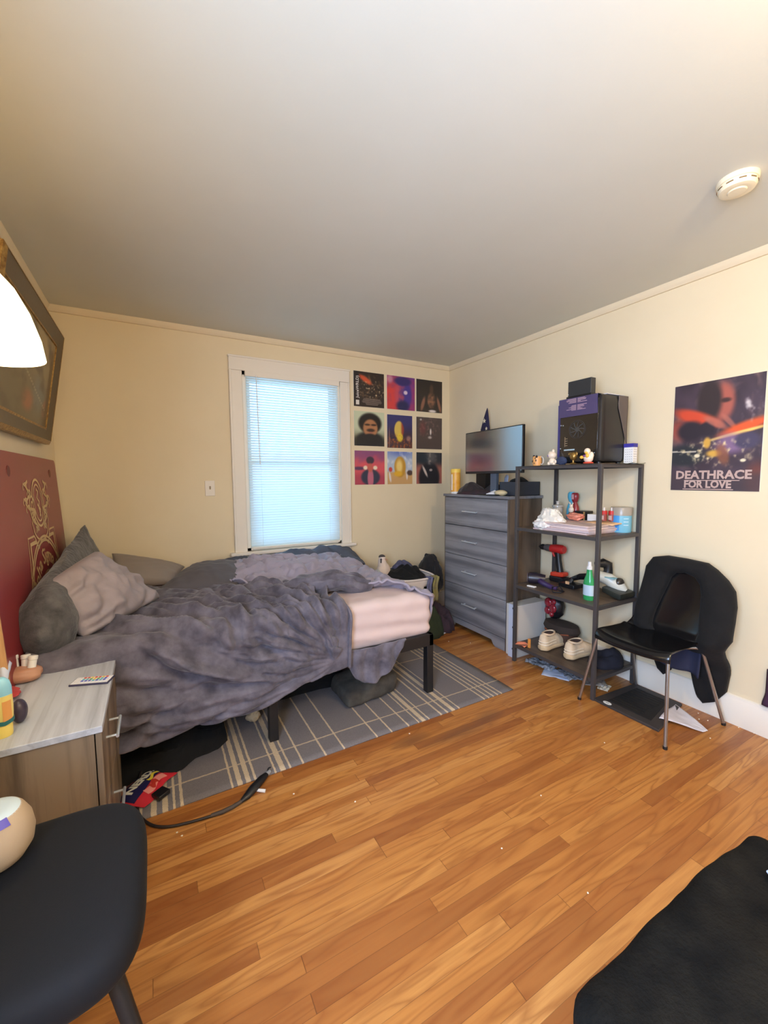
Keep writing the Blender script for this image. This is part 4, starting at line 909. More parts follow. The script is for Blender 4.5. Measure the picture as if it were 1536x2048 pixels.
MB().lathe([(.001, DZ), (.018, DZ), (.018, DZ+.11), (.012, DZ+.125), (.001, DZ+.125)], oc, 20).build('body', om, ob); MB().lathe([(.001, DZ+.125), (.011, DZ+.125), (.011, DZ+.15), (.001, DZ+.15)], oc, 16).build('cap', om, ob)
# ------------------------------------------------------------------ shelf unit
sh_ = thing('shelf_unit', 'dark metal open shelf unit with four levels against the right wall', 'shelf', (-.23, -1.615, 0))
SX0, SX1, SY0, SY1, SZ = -.442, -.022, -1.932, -1.302, 1.386
P_ = .022
for x in (SX0, SX1-P_):
    for y in (SY0, SY1-P_): MB().box(x, y, 0, x+P_, y+P_, SZ-.004).build('post', M['shelfm'], sh_, bevel=.0015)
for z, th in ((SZ, .022), (.966, .022), (.560, .022), (.128, .022)):
    f = MB().box(SX0, SY0+P_, z-th, SX0+P_, SY1-P_, z-.002).box(SX1-P_, SY0+P_, z-th, SX1, SY1-P_, z-.002).box(SX0+P_, SY0, z-th, SX1-P_, SY0+P_, z-.002).box(SX0+P_, SY1-P_, z-th, SX1-P_, SY1, z-.002)
    fo = f.build('shelf_frame', M['shelfm'], sh_)
    e = .002 if z == SZ else -.001
    if z == SZ: MB().box(SX0, SY0, z-.004, SX1, SY1, z).build('shelf_board', M['brown'], sh_)
    else: MB().box(SX0+.002, SY0+P_, z-.004, SX1-.002, SY1-P_, z).build('shelf_board', M['brown'], sh_)
# top level: PC case etc
pc = thing('computer_tower', 'black computer tower with a glass side on top of the shelf', 'computer', (-.235, -1.725, SZ))
CX0, CX1, CY0, CY1, CZ0, CZ1 = -.362, -.112, -1.868, -1.580, SZ+.012, 1.792
m = rbox(CX0+.006, CY0, CZ0, CX1, CY1, CZ1, .018, 14, 16, 18); m.build('case', mat('case_black', (30, 28, 28), .35), pc)
MB().box(CX0, CY0+.020, CZ0+.008, CX0+.006, CY1-.012, CZ1-.022).build('glass_panel', mat('tinted_glass', (34, 32, 32), .10, spec=.7, coat=.5), pc, bevel=.001)
MB().box(CX0+.0, CY1-.014, CZ0, CX0+.01, CY1+.004, CZ1-.03).build('edge_strip', mat('indigo_strip', (58, 54, 110), .4), pc)
for x in (-.33, -.14):
    for y in (-1.84, -1.60): MB().cyl((x, y, SZ), (x, y, CZ0+.004), .012, n=14).build('foot', M['black'], pc)
# details seen through the glass: fan, cards
fa = MB(); FC = (-1.715, 1.60)
for r_ in (.055, .048): fa.tube([(CX0-.0012, FC[0]+r_*math.cos(2*PI*k/40), FC[1]+r_*math.sin(2*PI*k/40)) for k in range(40)], .0012, 5, closed=True)
for k in range(9):
    a = 2*PI*k/9; fa.tube([(CX0-.001, FC[0]+r*math.cos(a+r*8), FC[1]+r*math.sin(a+r*8)) for r in (.014, .025, .036, .046)], .0035, 6, sx=.4)
fa.lathe([(.001, 0), (.014, 0), (.014, .002), (.001, .002)], (CX0-.002, FC[0], FC[1]), 16, axis=(1, 0, 0))
fa.build('fan', mat('fan_grey', (62, 60, 58), .5), pc)
MB().box(CX0-.001, -1.70, 1.475, CX0, -1.625, 1.483).build('light_bar', mat('bar_pale', (170, 190, 196), .3), pc)
cd = MB().box(CX0-.001, -1.632, 1.50, CX0, -1.629, 1.56)
for k in range(4): cd.box(CX0-.001, -1.648, 1.505+.014*k, CX0, -1.632, 1.508+.014*k)
cd.build('card_edge', mat('card_gold', (150, 130, 100), .4), pc)
for y, z in ((-1.60, 1.635), (-1.615, 1.633), (-1.60, 1.49), (-1.832, 1.452)): MB().cyl((CX0-.002, y, z), (CX0, y, z), .0035, n=10).build('screw', M['nickel'], pc)
# sheet with printed text hanging over the top of the case
ps = thing('printed_sheet', 'dark violet printed sheet hanging over the front of the computer tower', 'sheet', (-.3, -1.72, 1.80))
def psf(u, v):
    y = -1.585-.262*u; d = .16*v
    if d < .05: return (-.318-.0*u-(d), y, CZ1+.0015)
    return (-.3665-.002*math.sin(v*6+u*5), y, CZ1-.0005-(d-.05)-.0)
MB().grid(psf, 20, 24).build('sheet_face', mat('violet_print', (74, 64, 100), .5), ps)
ink = MB(); random.seed(5)
for r_ in range(13):
    z = CZ1-.008-.0056*r_
    for s in (-1, 1):
        if r_ in (5, 6): continue
        l = random.uniform(.03, .075) if s > 0 else random.uniform(.025, .07)
        ink.box(-.3695, -1.712-(l if s < 0 else -.004)+0, z, -.3685, -1.712-(0.004 if s < 0 else -l), z+.0036)
ink.build('text_lines', mat('pale_ink', (168, 140, 156), .6), ps)
dk_ = thing('docking_box', 'small black box standing upright on the computer tower', 'box', (-.25, -1.69, CZ1+.001))
MB().box(-.30, -1.755, 1.818, -.255, -1.595, 1.912).build('housing', mat('dock_grey', (46, 47, 48), .5), dk_, bevel=.003)
MB().box(-.31, -1.765, 1.7945, -.20, -1.59, 1.818).build('base', M['black'], dk_, bevel=.004)
MB().cyl((-.302, -1.598, 1.832), (-.300, -1.598, 1.832), .003, n=8).build('led', M['white'], dk_)
one(MB().box(-.30, -1.862, CZ1+.002, -.13, -1.775, CZ1+.005), 'white_card', M['paper'], 'white card lying on the computer tower beside the black box', 'card', (-.2, -1.82, CZ1))
# grey banner draped over right side of case
one(MB().grid(lambda u, v: (-.205+.095*u, -1.8715-.001*math.sin(v*8), CZ1+.0-.30*v*(.25+.75*u)), 8, 20), 'grey_cloth', mat('grey_vinyl', (92, 82, 78), .6), 'grey cloth hanging down the right side of the computer tower', 'cloth', (-.15, -1.87, CZ1), solid=.002)
# small figurines ----------------------------------------------------------
def fig(name, label, cat, loc, parts, group='figurines on the top shelf'):
    t = thing(name, label, cat, loc, group)
    for nm, ma, shapes in parts:
        m = MB()
        for sh in shapes:
            k, c, r_ = sh[0], Vector(sh[1])+Vector(loc), sh[2]
            if k == 'e': m.ell(c, r_, 20, 12)
            elif k == 't': m.tube([Vector(q)+Vector(loc) for q in sh[1:-1]] if False else [c, Vector(sh[3])+Vector(loc)], r_, 10)
        m.build(nm, ma, t)
    return t
orc = mat('orange_fig', (226, 164, 96), .4); whc = mat('cream_fig', (232, 214, 192), .35); gdc = mat('gold_fig', (150, 118, 62), .3, .7); redc = mat('red_fig', (206, 74, 52), .4); yel = mat('yellow_fig', (240, 186, 70), .4); purp = mat('purple_fig', (120, 66, 130), .4)
XF = -.405
t = thing('tiger_mug', 'small orange mug with black spots, leftmost on the top shelf', 'figurine', (XF, -1.465, SZ), 'figurines on the top shelf')
MB().lathe([(.001, SZ), (.026, SZ), (.030, SZ+.02), (.029, SZ+.05), (.031, SZ+.062), (.028, SZ+.062), (.001, SZ+.05)], (XF, -1.455, 0), 24).build('body', orc, t)
for y, z in ((-1.448, .062), (-1.470, .060)): MB().ell((XF-.024, y, SZ+z), (.006, .008, .009)).build('ear', M['black'], t)
for y, z in ((-1.44, .03), (-1.455, .018), (-1.468, .035), (-1.462, .05)): MB().ell((XF-.028, y, SZ+z), (.003, .0035, .007)).build('spot', M['black'], t)
MB().tube([(XF, -1.49+.016*math.cos(2*PI*k/16), SZ+.033+.024*math.sin(2*PI*k/16)) for k in range(16)], .0035, 8, closed=True).build('handle', mat('grey_white', (206, 200, 190), .3), t)
fig('cat_figurine', 'round headed cream figurine sitting on the top shelf left of the tower', 'figurine', (XF+.01, -1.565, SZ), [('body', whc, [('e', (0, 0, .024), (.022, .022, .024)), ('e', (-.012, -.022, .010), (.012, .012, .010)), ('e', (-.012, -.034, .022), (.007, .007, .012)), ('e', (-.014, .014, .012), (.01, .01, .012))]), ('head', whc, [('e', (0, .002, .064), (.027, .028, .025)), ('e', (0, -.006, .088), (.008, .010, .014)), ('e', (0, .018, .082), (.007, .007, .009))]), ('eye', mat('violet_eye', (120, 100, 150), .3), [('e', (-.025, .014, .060), (.003, .004, .006))])])
t = thing('cloth_bundle', 'small navy cloth bundle behind the figurines beside the computer tower', 'cloth', (XF+.02, -1.635, SZ))
lumpy((XF+.02, -1.625, SZ+.026), (.014, .042, .026), 4, .15).build('bundle', mat('navy_blue', (46, 56, 84), .8), t)
fig('gold_trophy', 'little gold trophy figurine in front of the computer tower', 'figurine', (XF, -1.725, SZ), [('base', gdc, [('e', (0, 0, .006), (.018, .018, .006)), ('t', (0, 0, .0), .006, (0, 0, .03))]), ('cup', gdc, [('e', (0, 0, .050), (.018, .022, .026))]), ('wing', gdc, [('e', (0, .022, .064), (.005, .014, .010)), ('e', (0, -.020, .062), (.005, .009, .014))])])
fig('chef_figurine', 'white figurine with yellow hands on a red base, rightmost on the top shelf', 'figurine', (XF, -1.825, SZ), [('base', redc, [('e', (0, 0, .006), (.026, .030, .008))]), ('body', whc, [('e', (0, 0, .034), (.022, .028, .028)), ('e', (0, -.018, .048), (.012, .014, .022))]), ('head', whc, [('e', (0, .008, .074), (.017, .018, .019))]), ('hand', yel, [('e', (-.014, .034, .040), (.010, .012, .010))]), ('hand', yel, [('e', (-.020, -.006, .048), (.008, .010, .012))]), ('bow_tie', purp, [('e', (-.020, .012, .048), (.006, .010, .006))]), ('face', yel, [('e', (-.013, .006, .066), (.006, .010, .008))])])
# pill box at right end
cbx = thing('calendar_box', 'white box with a blue lid band at the right end of the top shelf', 'box', (-.115, -1.89, SZ+.001))
MB().box(-.135, -1.928, SZ+.001, -.095, -1.872, SZ+.118).build('carton', M['white'], cbx)
MB().box(-.137, -1.930, SZ+.100, -.094, -1.870, SZ+.122).build('blue_band', mat('blue_band', (58, 52, 150), .5), cbx)
tk = MB()
for r_ in range(6):
    for q in range(4): tk.box(-.13+.008*q, -1.9287, SZ+.014+.014*r_, -.126+.008*q, -1.928, SZ+.018+.014*r_)
for r_ in range(6):
    for q in range(4): tk.box(-.1357, -1.922+.012*q, SZ+.014+.014*r_, -.135, -1.916+.012*q, SZ+.017+.014*r_)
tk.build('printed_ticks', mat('grey_print', (170, 165, 170), .6), cbx)
one(MB().grid(lambda u, v: (-.22+.19*u, -1.885-.06*v-.0*u, SZ+.004+.003*math.sin(u*9+v*5)+.002*abs(nz(u, v, 2, 6))), 20, 8), 'lanyard_strap', mat('grey_green_band', (96, 104, 90), .8), 'flat grey-green strap lying at the right edge of the top shelf', 'strap', (-.12, -1.9, SZ), solid=.002)
# ------------------------------------------------------------------ second level
Z2 = .966
ppm = mat('pinkish_paper', (222, 200, 196), .8)
for k in range(6):
    z = Z2+.0005+.0092*k; dx = .006*math.sin(k*2.3); dy = .008*math.cos(k*1.7)
    lab = 'pale pink folder in the stack on the second shelf, %s' % ['at the very bottom', 'second from the bottom', 'third from the bottom', 'third from the top', 'second from the top', 'at the very top'][k]
    def ff(u, v, z=z, dx=dx, dy=dy, k=k): return (-.415+dx+(.30 if k else .31)*u, -1.845+dy+.395*v, z+.003*math.sin(v*4+k)*.4)
    m = MB()
    for s in (0, 1): m.grid(lambda u, v: tuple(Vector(ff(u, v))+Vector((0, 0, .0078*s))), 10, 14)
    n_ = 140; 
    ix = lambda i, j: i*14+j
    for i in range(9): m.f += [(ix(i, 0), ix(i+1, 0), ix(i+1, 0)+n_, ix(i, 0)+n_), (ix(i, 13), ix(i+1, 13), ix(i+1, 13)+n_, ix(i, 13)+n_)]
    for j in range(13): m.f += [(ix(0, j), ix(0, j+1), ix(0, j+1)+n_, ix(0, j)+n_), (ix(9, j), ix(9, j+1), ix(9, j+1)+n_, ix(9, j)+n_)]
    one(m, 'paper_folder', mat('folder_pink', [(214, 190, 188), (226, 206, 204), (206, 184, 184), (228, 210, 206), (216, 196, 194), (212, 190, 184)][k], .8), lab, 'folder', (-.26, -1.65, z), 'stacked folders on the second shelf')
one(MB().grid(lambda u, v: (-.23+.16*u, -1.875+.19*v, Z2+.0575+.006*u+.002*math.sin(v*5)), 10, 10), 'tan_envelope', mat('manila', (230, 186, 138), .7), 'tan envelope on the right end of the folder stack', 'envelope', (-.18, -1.8, Z2+.057), solid=.008)
pb_ = mat('thin_white_plastic', (228, 222, 210), .35, spec=.5)
one(MB().grid(lambda u, v: (lambda a: (-.34+.075*(1-.55*v)*math.cos(a)*(1+.25*fb(math.cos(a), math.sin(a), v, 2.5)), -1.535+.12*(1-.6*v)*math.sin(a)*(1+.3*fb(math.cos(a), v*2, math.sin(a), 2.2))+.02*v, Z2+.002+.135*v**.8+.006*fb(math.cos(a)*2, math.sin(a)*2, v, 2)))(2*PI*u), 48, 22, cu=True), 'plastic_bag', pb_, 'crumpled white plastic bag at the left end of the second shelf', 'bag', (-.33, -1.5, Z2))
one(lumpy((-.40, -1.50, Z2+.034), (.035, .06, .032), 11, .35, 2), 'bag_tail', M['white'], 'bluish-white crumpled bag end hanging at the shelf edge', 'bag', (-.40, -1.5, Z2))
sr = thing('spray_bottle', 'dark red trigger bottle at the back of the second shelf', 'bottle', (-.075, -1.505, Z2), 'spray bottles on the second shelf')
rdm = mat('dark_red_plastic', (140, 40, 46), .3)
def sprayb(t, c, ma, h=.235):
    x, y = c; MB().lathe([(.001, Z2), (.031, Z2), (.034, Z2+.01), (.034, Z2+.11), (.028, Z2+.14), (.016, Z2+.165), (.014, Z2+.175), (.001, Z2+.175)], (x, y, 0), 24, sx=.75).build('body', ma, t)
    MB().lathe([(.001, Z2+.173), (.018, Z2+.173), (.027, Z2+.20), (.026, Z2+.225), (.018, Z2+h), (.001, Z2+h)], (x, y, 0), 24, sx=.8).build('trigger_head', ma, t)
sprayb(sr, (-.075, -1.505), rdm)
MB().box(-.104, -1.512, Z2+.19, -.098, -1.498, Z2+.225).build('nozzle', mat('pinkish', (200, 150, 150), .4), sr)
sb2 = thing('spray_bottle', 'light blue trigger bottle half hidden behind the dark red one', 'bottle', (-.05, -1.465, Z2), 'spray bottles on the second shelf'); sprayb(sb2, (-.055, -1.462), mat('sky_plastic', (92, 180, 206), .3), .24)
bbx = thing('black_carton', 'small dark box behind the folders on the second shelf', 'box', (-.10, -1.56, Z2))
MB().box(-.13, -1.625, Z2, -.05, -1.545, Z2+.115).build('carton', M['black'], bbx); MB().box(-.131, -1.622, Z2+.0, -.129, -1.61, Z2+.112).build('edge_print', mat('gold_edge', (160, 130, 80), .5), bbx)
one(MB().box(-.12, -1.705, Z2, -.06, -1.632, Z2+.098), 'white_carton', M['white'], 'small white box to the right of the small dark box', 'box', (-.09, -1.67, Z2), bevel=.002)
fig('rabbit_figurine', 'small white rabbit figurine on a maroon base on the second shelf', 'figurine', (-.14, -1.525, Z2+.085), [('base', mat('maroon_fig', (110, 40, 48), .4), [('e', (0, 0, .008), (.014, .02, .012)), ('t', (0, 0, -.085), .012, (0, 0, 0.01))]), ('body', whc, [('e', (0, 0, .036), (.016, .018, .022))]), ('head', whc, [('e', (0, 0, .062), (.011, .012, .011))]), ('ear', whc, [('t', (0, .006, .068), .004, (0, .014, .086))]), ('ear', whc, [('t', (0, -.006, .068), .004, (0, -.014, .084))])], None)
one(lumpy((-.20, -1.60, Z2+.085), (.035, .06, .022), 21, .3, 2), 'orange_packet', mat('salmon_packet', (228, 142, 116), .5), 'salmon coloured packet on top of the folder stack', 'packet', (-.2, -1.6, Z2+.06))
gj = thing('glass_jar', 'clear lidded jar standing among the bags on the second shelf', 'jar', (-.19, -1.455, Z2+.0))
jm = mat('clear_jar', (226, 222, 214), .1, trans=.55)
MB().lathe([(.001, Z2), (.033, Z2), (.034, Z2+.12), (.028, Z2+.14), (.001, Z2+.14)], (-.19, -1.455, 0), 24).build('body', jm, gj); MB().lathe([(.001, Z2+.14), (.036, Z2+.14), (.035, Z2+.15), (.012, Z2+.156), (.010, Z2+.17), (.014, Z2+.18), (.001, Z2+.182)], (-.19, -1.455, 0), 24).build('lid', jm, gj)
rp = mat('red_lid', (196, 44, 44), .4); am = mat('red_brown_label', (150, 70, 66), .4)
for k, (x, y) in enumerate(((-.16, -1.775), (-.135, -1.81))):
    t = thing('medicine_bottle', ['red lidded medicine bottle beside the blue tub, left one', 'red lidded medicine bottle beside the blue tub, right one'][k], 'bottle', (x, y, Z2+.066), 'medicine bottles on the second shelf')
    zb = Z2+.068; MB().lathe([(.001, zb), (.018, zb), (.018, zb+.042), (.001, zb+.042)], (x, y, 0), 20).build('body', am, t); MB().lathe([(.001, zb+.042), (.019, zb+.042), (.019, zb+.064), (.001, zb+.064)], (x, y, 0), 20).build('lid', rp, t); MB().lathe([(.001, zb+.064), (.007, zb+.064), (.006, zb+.084), (.001, zb+.084)], (x, y, 0), 12).build('cap_tip', M['white'], t)
    for q in range(3): MB().tube([(x-.0185, y-.008+.007*q, zb+.008), (x-.0185, y-.008+.007*q, zb+.034)], .0016, 6).build('label_mark', M['white'], t)
tub = thing('blue_tub', 'large light blue tub with a grey translucent lid on the second shelf', 'tub', (-.075, -1.845, Z2))
TC = (-.085, -1.842, 0)
MB().lathe([(.001, Z2), (.055, Z2), (.058, Z2+.008), (.058, Z2+.105), (.001, Z2+.105)], TC, 40).build('body', mat('light_blue_plastic', (120, 184, 208), .35), tub)
MB().lathe([(.001, Z2+.105), (.060, Z2+.105), (.061, Z2+.15), (.058, Z2+.155), (.001, Z2+.155)], TC, 40).build('lid', mat('smoky_lid', (160, 152, 140), .3), tub)
MB().grid(lambda u, v: (lambda a: (TC[0]+.059*math.cos(a), TC[1]+.059*math.sin(a), Z2+.012+.118*v))(2.75+.75*u), 12, 2).build('label', mat('bright_blue_label', (70, 150, 214), .4), tub)
ltm = mat('pale_blue_ink', (206, 226, 236), .5)
for q in range(3): MB().grid(lambda u, v: (lambda a: (TC[0]+.0592*math.cos(a), TC[1]+.0592*math.sin(a), Z2+.085-.02*q+.004*v))(3.9+.5*u), 8, 2).build('label_line', ltm, tub)
# ------------------------------------------------------------------ third level
Z3 = .560
dl = thing('cordless_drill', 'red and black cordless drill standing on its battery', 'drill', (-.12, -1.40, Z3))
def D(a, b, c): return (-.11+a, -1.395-b, Z3+c)
red = mat('tool_red', (190, 40, 38), .35)
MB().tube([D(0, -.045, .232), D(0, .0, .235), D(0, .045, .235), D(0, .062, .235)], [.028, .032, .033, .026], 20).build('motor_housing', red, dl)
MB().tube([D(0, -.045, .232), D(0, -.085, .232), D(0, -.10, .232)], [.028, .026, .022], 20).build('gearbox', mat('tool_grey', (86, 80, 80), .45), dl)
MB().tube([D(0, -.10, .232), D(0, -.125, .232), D(0, -.14, .232), D(0, -.155, .232)], [.020, .022, .016, .006], 18).build('chuck', M['black'], dl)
MB().tube([D(0, .01, .215), D(0, .018, .15), D(0, .03, .085), D(0, .032, .06)], [.022, .020, .023, .028], 16, sy=1., sx=1.).build('grip', M['black'], dl)
MB().tube([D(0, -.035, .205), D(0, -.018, .175)], [.008, .008], 10).build('trigger', red, dl)
m = rbox(-.145, -1.475, Z3+.038, -.075, -1.365, Z3+.072, .012, 8, 8, 6); m.warp(lambda v: (v.x, v.y, v.z+(v.y+1.42)*-.1)); m.build('battery_shoe', mat('tool_orange_red', (214, 66, 42), .4), dl)
rbox(-.148, -1.478, Z3, -.072, -1.362, Z3+.040, .008, 8, 8, 6).build('battery', M['black'], dl)
hd = thing('hair_dryer', 'dark violet hair dryer lying on the third shelf in front of the drill', 'hair dryer', (-.33, -1.46, Z3))
vio = mat('dark_violet_plastic', (62, 46, 88), .3)
MB().tube([(-.345, -1.355, Z3+.045), (-.32, -1.39, Z3+.045), (-.28, -1.44, Z3+.042)], [.040, .040, .030], 24).build('barrel', mat('black_violet', (40, 34, 46), .35), hd)
MB().tube([(-.352+.001*0, -1.347, Z3+.045), (-.349, -1.351, Z3+.045)], [.036, .036], 24).build('intake_grille', mat('grille', (84, 74, 82), .5), hd)
MB().tube([(-.31, -1.41, Z3+.035), (-.34, -1.47, Z3+.030), (-.355, -1.55, Z3+.022), (-.35, -1.59, Z3+.020)], [.020, .019, .016, .012], 16).build('handle', vio, hd)
MB().tube([(-.35, -1.585, Z3+.02), (-.35, -1.61, Z3+.012), (-.33, -1.63, Z3+.008), (-.37, -1.64, Z3+.007), (-.40, -1.60, Z3+.006), (-.37, -1.57, Z3+.03), (-.33, -1.60, Z3+.035), (-.35, -1.64, Z3+.012)], .0042, 8).build('cord', M['black'], hd)
one(MB().box(-.412, -1.455, Z3+.001, -.39, -1.40, Z3+.010).warp(lambda v: (v.x+(v.y+1.43)*-.2, v.y, v.z)), 'white_clip', M['white'], 'small white clip at the front edge of the third shelf', 'clip', (-.40, -1.43, Z3), bevel=.002)
tl = thing('black_strap_tool', 'black angular strap tool leaning behind the green bottle', 'tool', (-.18, -1.57, Z3))
MB().tube([(-.10, -1.50, Z3+.03), (-.13, -1.60, Z3+.075), (-.16, -1.70, Z3+.10)], [.012, .02, .022], 4, sx=.6).build('arm', M['black'], tl)
MB().box(-.22, -1.62, Z3, -.12, -1.50, Z3+.028).build('base', M['black'], tl, bevel=.004); MB().tube([(-.17, -1.55, Z3+.02), (-.15, -1.56, Z3+.055), (-.15, -1.60, Z3+.075)], .014, 8).build('hinge', M['black'], tl)
MB().box(-.226, -1.585, Z3+.03, -.218, -1.56, Z3+.048).build('sticker', mat('peach', (226, 176, 130), .5), tl)
gb = thing('green_bottle', 'green bottle with a white cap and pale label on the third shelf', 'bottle', (-.32, -1.80, Z3))
GC = (-.335, -1.808, 0)
MB().lathe([(.001, Z3), (.030, Z3), (.033, Z3+.006), (.034, Z3+.10), (.030, Z3+.125), (.019, Z3+.155), (.015, Z3+.19), (.001, Z3+.19)], GC, 28, sx=.8).build('body', mat('green_plastic', (52, 158, 92), .2), gb)
MB().lathe([(.001, Z3+.188), (.016, Z3+.188), (.016, Z3+.205), (.011, Z3+.21), (.010, Z3+.235), (.001, Z3+.238)], GC, 20).build('cap', M['white'], gb)
MB().grid(lambda u, v: (lambda a: (GC[0]+.0280*math.cos(a), GC[1]+.0348*math.sin(a), Z3+.03+.065*v))(1.9+3.2*u), 24, 2).build('label', mat('pale_label', (190, 210, 222), .5), gb)
vc = thing('handheld_vacuum', 'black and white handheld vacuum lying on the third shelf', 'vacuum', (-.14, -1.84, Z3))
whp = mat('offwhite_plastic', (206, 206, 196), .35)
MB().tube([(-.16, -1.74, Z3+.12), (-.13, -1.80, Z3+.10), (-.10, -1.86, Z3+.055), (-.09, -1.89, Z3+.035)], [.030, .040, .038, .020], 20).build('body', whp, vc)
MB().tube([(-.165, -1.735, Z3+.19), (-.12, -1.755, Z3+.195), (-.10, -1.775, Z3+.185), (-.10, -1.78, Z3+.14), (-.13, -1.765, Z3+.105)], [.018, .030, .030, .028, .02], 16).build('handle', M['black'], vc)
MB().ell((-.105, -1.855, Z3+.085), (.035, .028, .032), 20, 12).build('motor_cap', mat('dark_smoke', (58, 52, 46), .3), vc)
m = rbox(-.20, -1.925, Z3+.001, -.04, -1.80, Z3+.04, .01, 8, 8, 6); m.warp(lambda v: (v.x, v.y, v.z+max(0, (v.y+1.90))*.25)); m.build('dust_nozzle', mat('nozzle_dark', (38, 42, 38), .4), vc)
MB().box(-.17, -1.86, Z3+.115, -.135, -1.80, Z3+.121).build('blue_label', mat('pale_teal', (140, 190, 200), .5), vc)
# ------------------------------------------------------------------ bottom level
Z4 = .128
def shoe(t, c, ang, side):
    """low sneaker, heel at c pointing along ang; x forward"""
    L_ = .275; ca, sa = math.cos(ang), math.sin(ang)
    def W(p): return (c[0]+p[0]*ca-p[1]*sa, c[1]+p[0]*sa+p[1]*ca, c[2]+p[2])
    def width(f): return .036+.014*sm(.25, .7, f)-.030*sm(.8, 1., f)**2+.0
    def ql(f): return (1-(1-min(1, f/.16))**2.6)**(1/2.6)*(1-max(0, (f-.72)/.28)**2.6)**(1/2.6)
    def sole(u, v):
        f = v; a = 2*PI*u; w_ = (width(f)+.004)*ql(f)+.0005; ca_, sa_ = math.cos(a), math.sin(a)
        k = (abs(ca_)**3+abs(sa_)**3)**(-1/3)
        return W((L_*(f*1.03-.015), w_*k*ca_, .018+.018*k*sa_+.010*sm(.75, 1, f)+.006*sm(.1, 0, f)))
    m = MB().grid(sole, 28, 40, cu=True); m.f += [tuple(i*40 for i in range(28)), tuple(i*40+39 for i in range(28))]; m.build('sole', mat('sole_cream', (214, 186, 146), .6), t)
    def up(u, v):
        f = v; a = PI*u; w_ = width(f)*ql(f)*.97+.0005; ca_, sa_ = math.cos(a), math.sin(a)
        hh = .078*(1-.62*sm(.38, .98, f))+.014*sm(.16, .0, f)-.008*math.exp(-((f-.27)/.12)**2)
        hh *= .25+.75*ql(min(.5, f*1.6)) if f < .1 else 1.
        hh *= .35+.65*(1-max(0, (f-.8)/.2)**2.2)
        n_ = 3.4; k = (abs(ca_)**n_+abs(sa_)**n_)**(-1/n_)
        return W((L_*f, w_*k*ca_*(1-.25*sm(.3, 1., sa_)*sm(.3, .6, f)-.10*sa_*(f < .5)), .030+hh*k*sa_+.0012*fb(f*5, u*5, side, 3)))
    MB().grid(up, 30, 46).build('upper', mat('upper_cream', (226, 204, 174), .7, var=(206, 180, 146), vs=18), t)
    MB().ell(W((.080, 0, .104)), (.060, .033, .010), 20, 10, rot=Matrix.Rotation(ang, 3, 'Z')).build('opening', mat('shoe_lining', (72, 56, 52), .9), t)
    m = MB().tube([W((.083+.055*math.cos(2*PI*k/24), .031*math.sin(2*PI*k/24), .106+.004*math.cos(2*PI*k/24)+.012*max(0, -math.cos(2*PI*k/24))**2)) for k in range(24)], .007, 8, closed=True); m.build('collar', mat('collar_cream', (222, 196, 164), .7), t)
    for zz_ in (.044, .062):
        MB().tube([W((L_*f_, width(f_)*ql(f_)*(.99 if zz_ < .05 else .93)*s_, zz_+.006*f_)) for f_, s_ in [(.42, 1), (.3, 1), (.18, 1), (.1, 1), (.05, 1), (.02, 1), (.006, 1), (.006, -1), (.02, -1), (.05, -1), (.1, -1), (.18, -1), (.3, -1), (.42, -1)]], .0035, 6).build('heel_band', mat('band_cream', (236, 220, 196), .6), t)
    m = MB()
    for k in range(4): m.tube([W((.145+.018*k, -.022, .083-.010*k)), W((.150+.018*k, 0, .094-.011*k)), W((.145+.018*k, .022, .083-.010*k))], .0028, 8)
    m.build('laces', mat('lace', (236, 222, 200), .7), t)
for k, (c, an) in enumerate((((-.375, -1.50, Z4+.0005), .14), ((-.345, -1.675, Z4+.0005), .02))):
    t = thing('sneaker', ['cream sneaker on the bottom shelf, left of the pair', 'cream sneaker on the bottom shelf, right of the pair'][k], 'shoe', c, 'pair of cream sneakers'); shoe(t, c, an, k)
hb = thing('brown_hat', 'brown brimmed hat at the back of the bottom shelf behind the sneakers', 'hat', (-.12, -1.46, Z4))
hbm = mat('brown_felt', (84, 56, 40), .85, var=(62, 42, 34), vs=10); hbd = mat('dark_felt', (58, 46, 38), .85)
MB().lathe([(.001, Z4), (.085, Z4), (.09, Z4+.03), (.088, Z4+.085), (.001, Z4+.085)], (-.115, -1.455, 0), 36, sx=.9, sy=1.35).build('body', hbm, hb)
MB().lathe([(.001, Z4+.08), (.098, Z4+.083), (.105, Z4+.10), (.095, Z4+.135), (.05, Z4+.145), (.001, Z4+.145)], (-.115, -1.455, 0), 36, sx=.8, sy=1.35).build('brim', hbd, hb)
MB().tube([(-.19+.03*abs(k/10-.5), -1.36-.02*k, Z4+.082-.01*math.sin(k*.4)) for k in range(11)], .005, 8).build('cord_trim', mat('rust_trim', (150, 80, 50), .7), hb)
rb = thing('red_mask', 'glossy dark red and black rounded mask on top of the brown hat', 'mask', (-.09, -1.40, Z4+.145))
lumpy((-.09, -1.375, Z4+.235), (.055, .075, .09), 31, .08).build('shell', M['black'], rb)
rdg = mat('wine_gloss', (140, 30, 46), .15, coat=.5)
for k, (y, z, r_) in enumerate(((-1.355, .285, .032), (-1.395, .25, .030), (-1.35, .225, .026), (-1.40, .30, .020), (-1.385, .205, .018))):
    MB().ell((-.138, y, Z4+z-.02), (.016, r_, r_*1.1), 18, 10).build('plate', rdg, rb)
one(MB().grid(lambda u, v: (-.435+.07*u, -1.405+.085*v, Z4+.004+.006*math.sin(u*4+v*6)), 14, 14), 'orange_paper', mat('orange_paper', (232, 136, 100), .7), 'orange crumpled paper at the left end of the bottom shelf', 'paper', (-.40, -1.36, Z4), solid=.001)
one(MB().box(-.405, -1.425, Z4, -.395, -1.408, Z4+.062), 'orange_tag', mat('amber_tag', (226, 150, 70), .6), 'small upright amber tag beside the orange paper', 'tag', (-.40, -1.416, Z4))
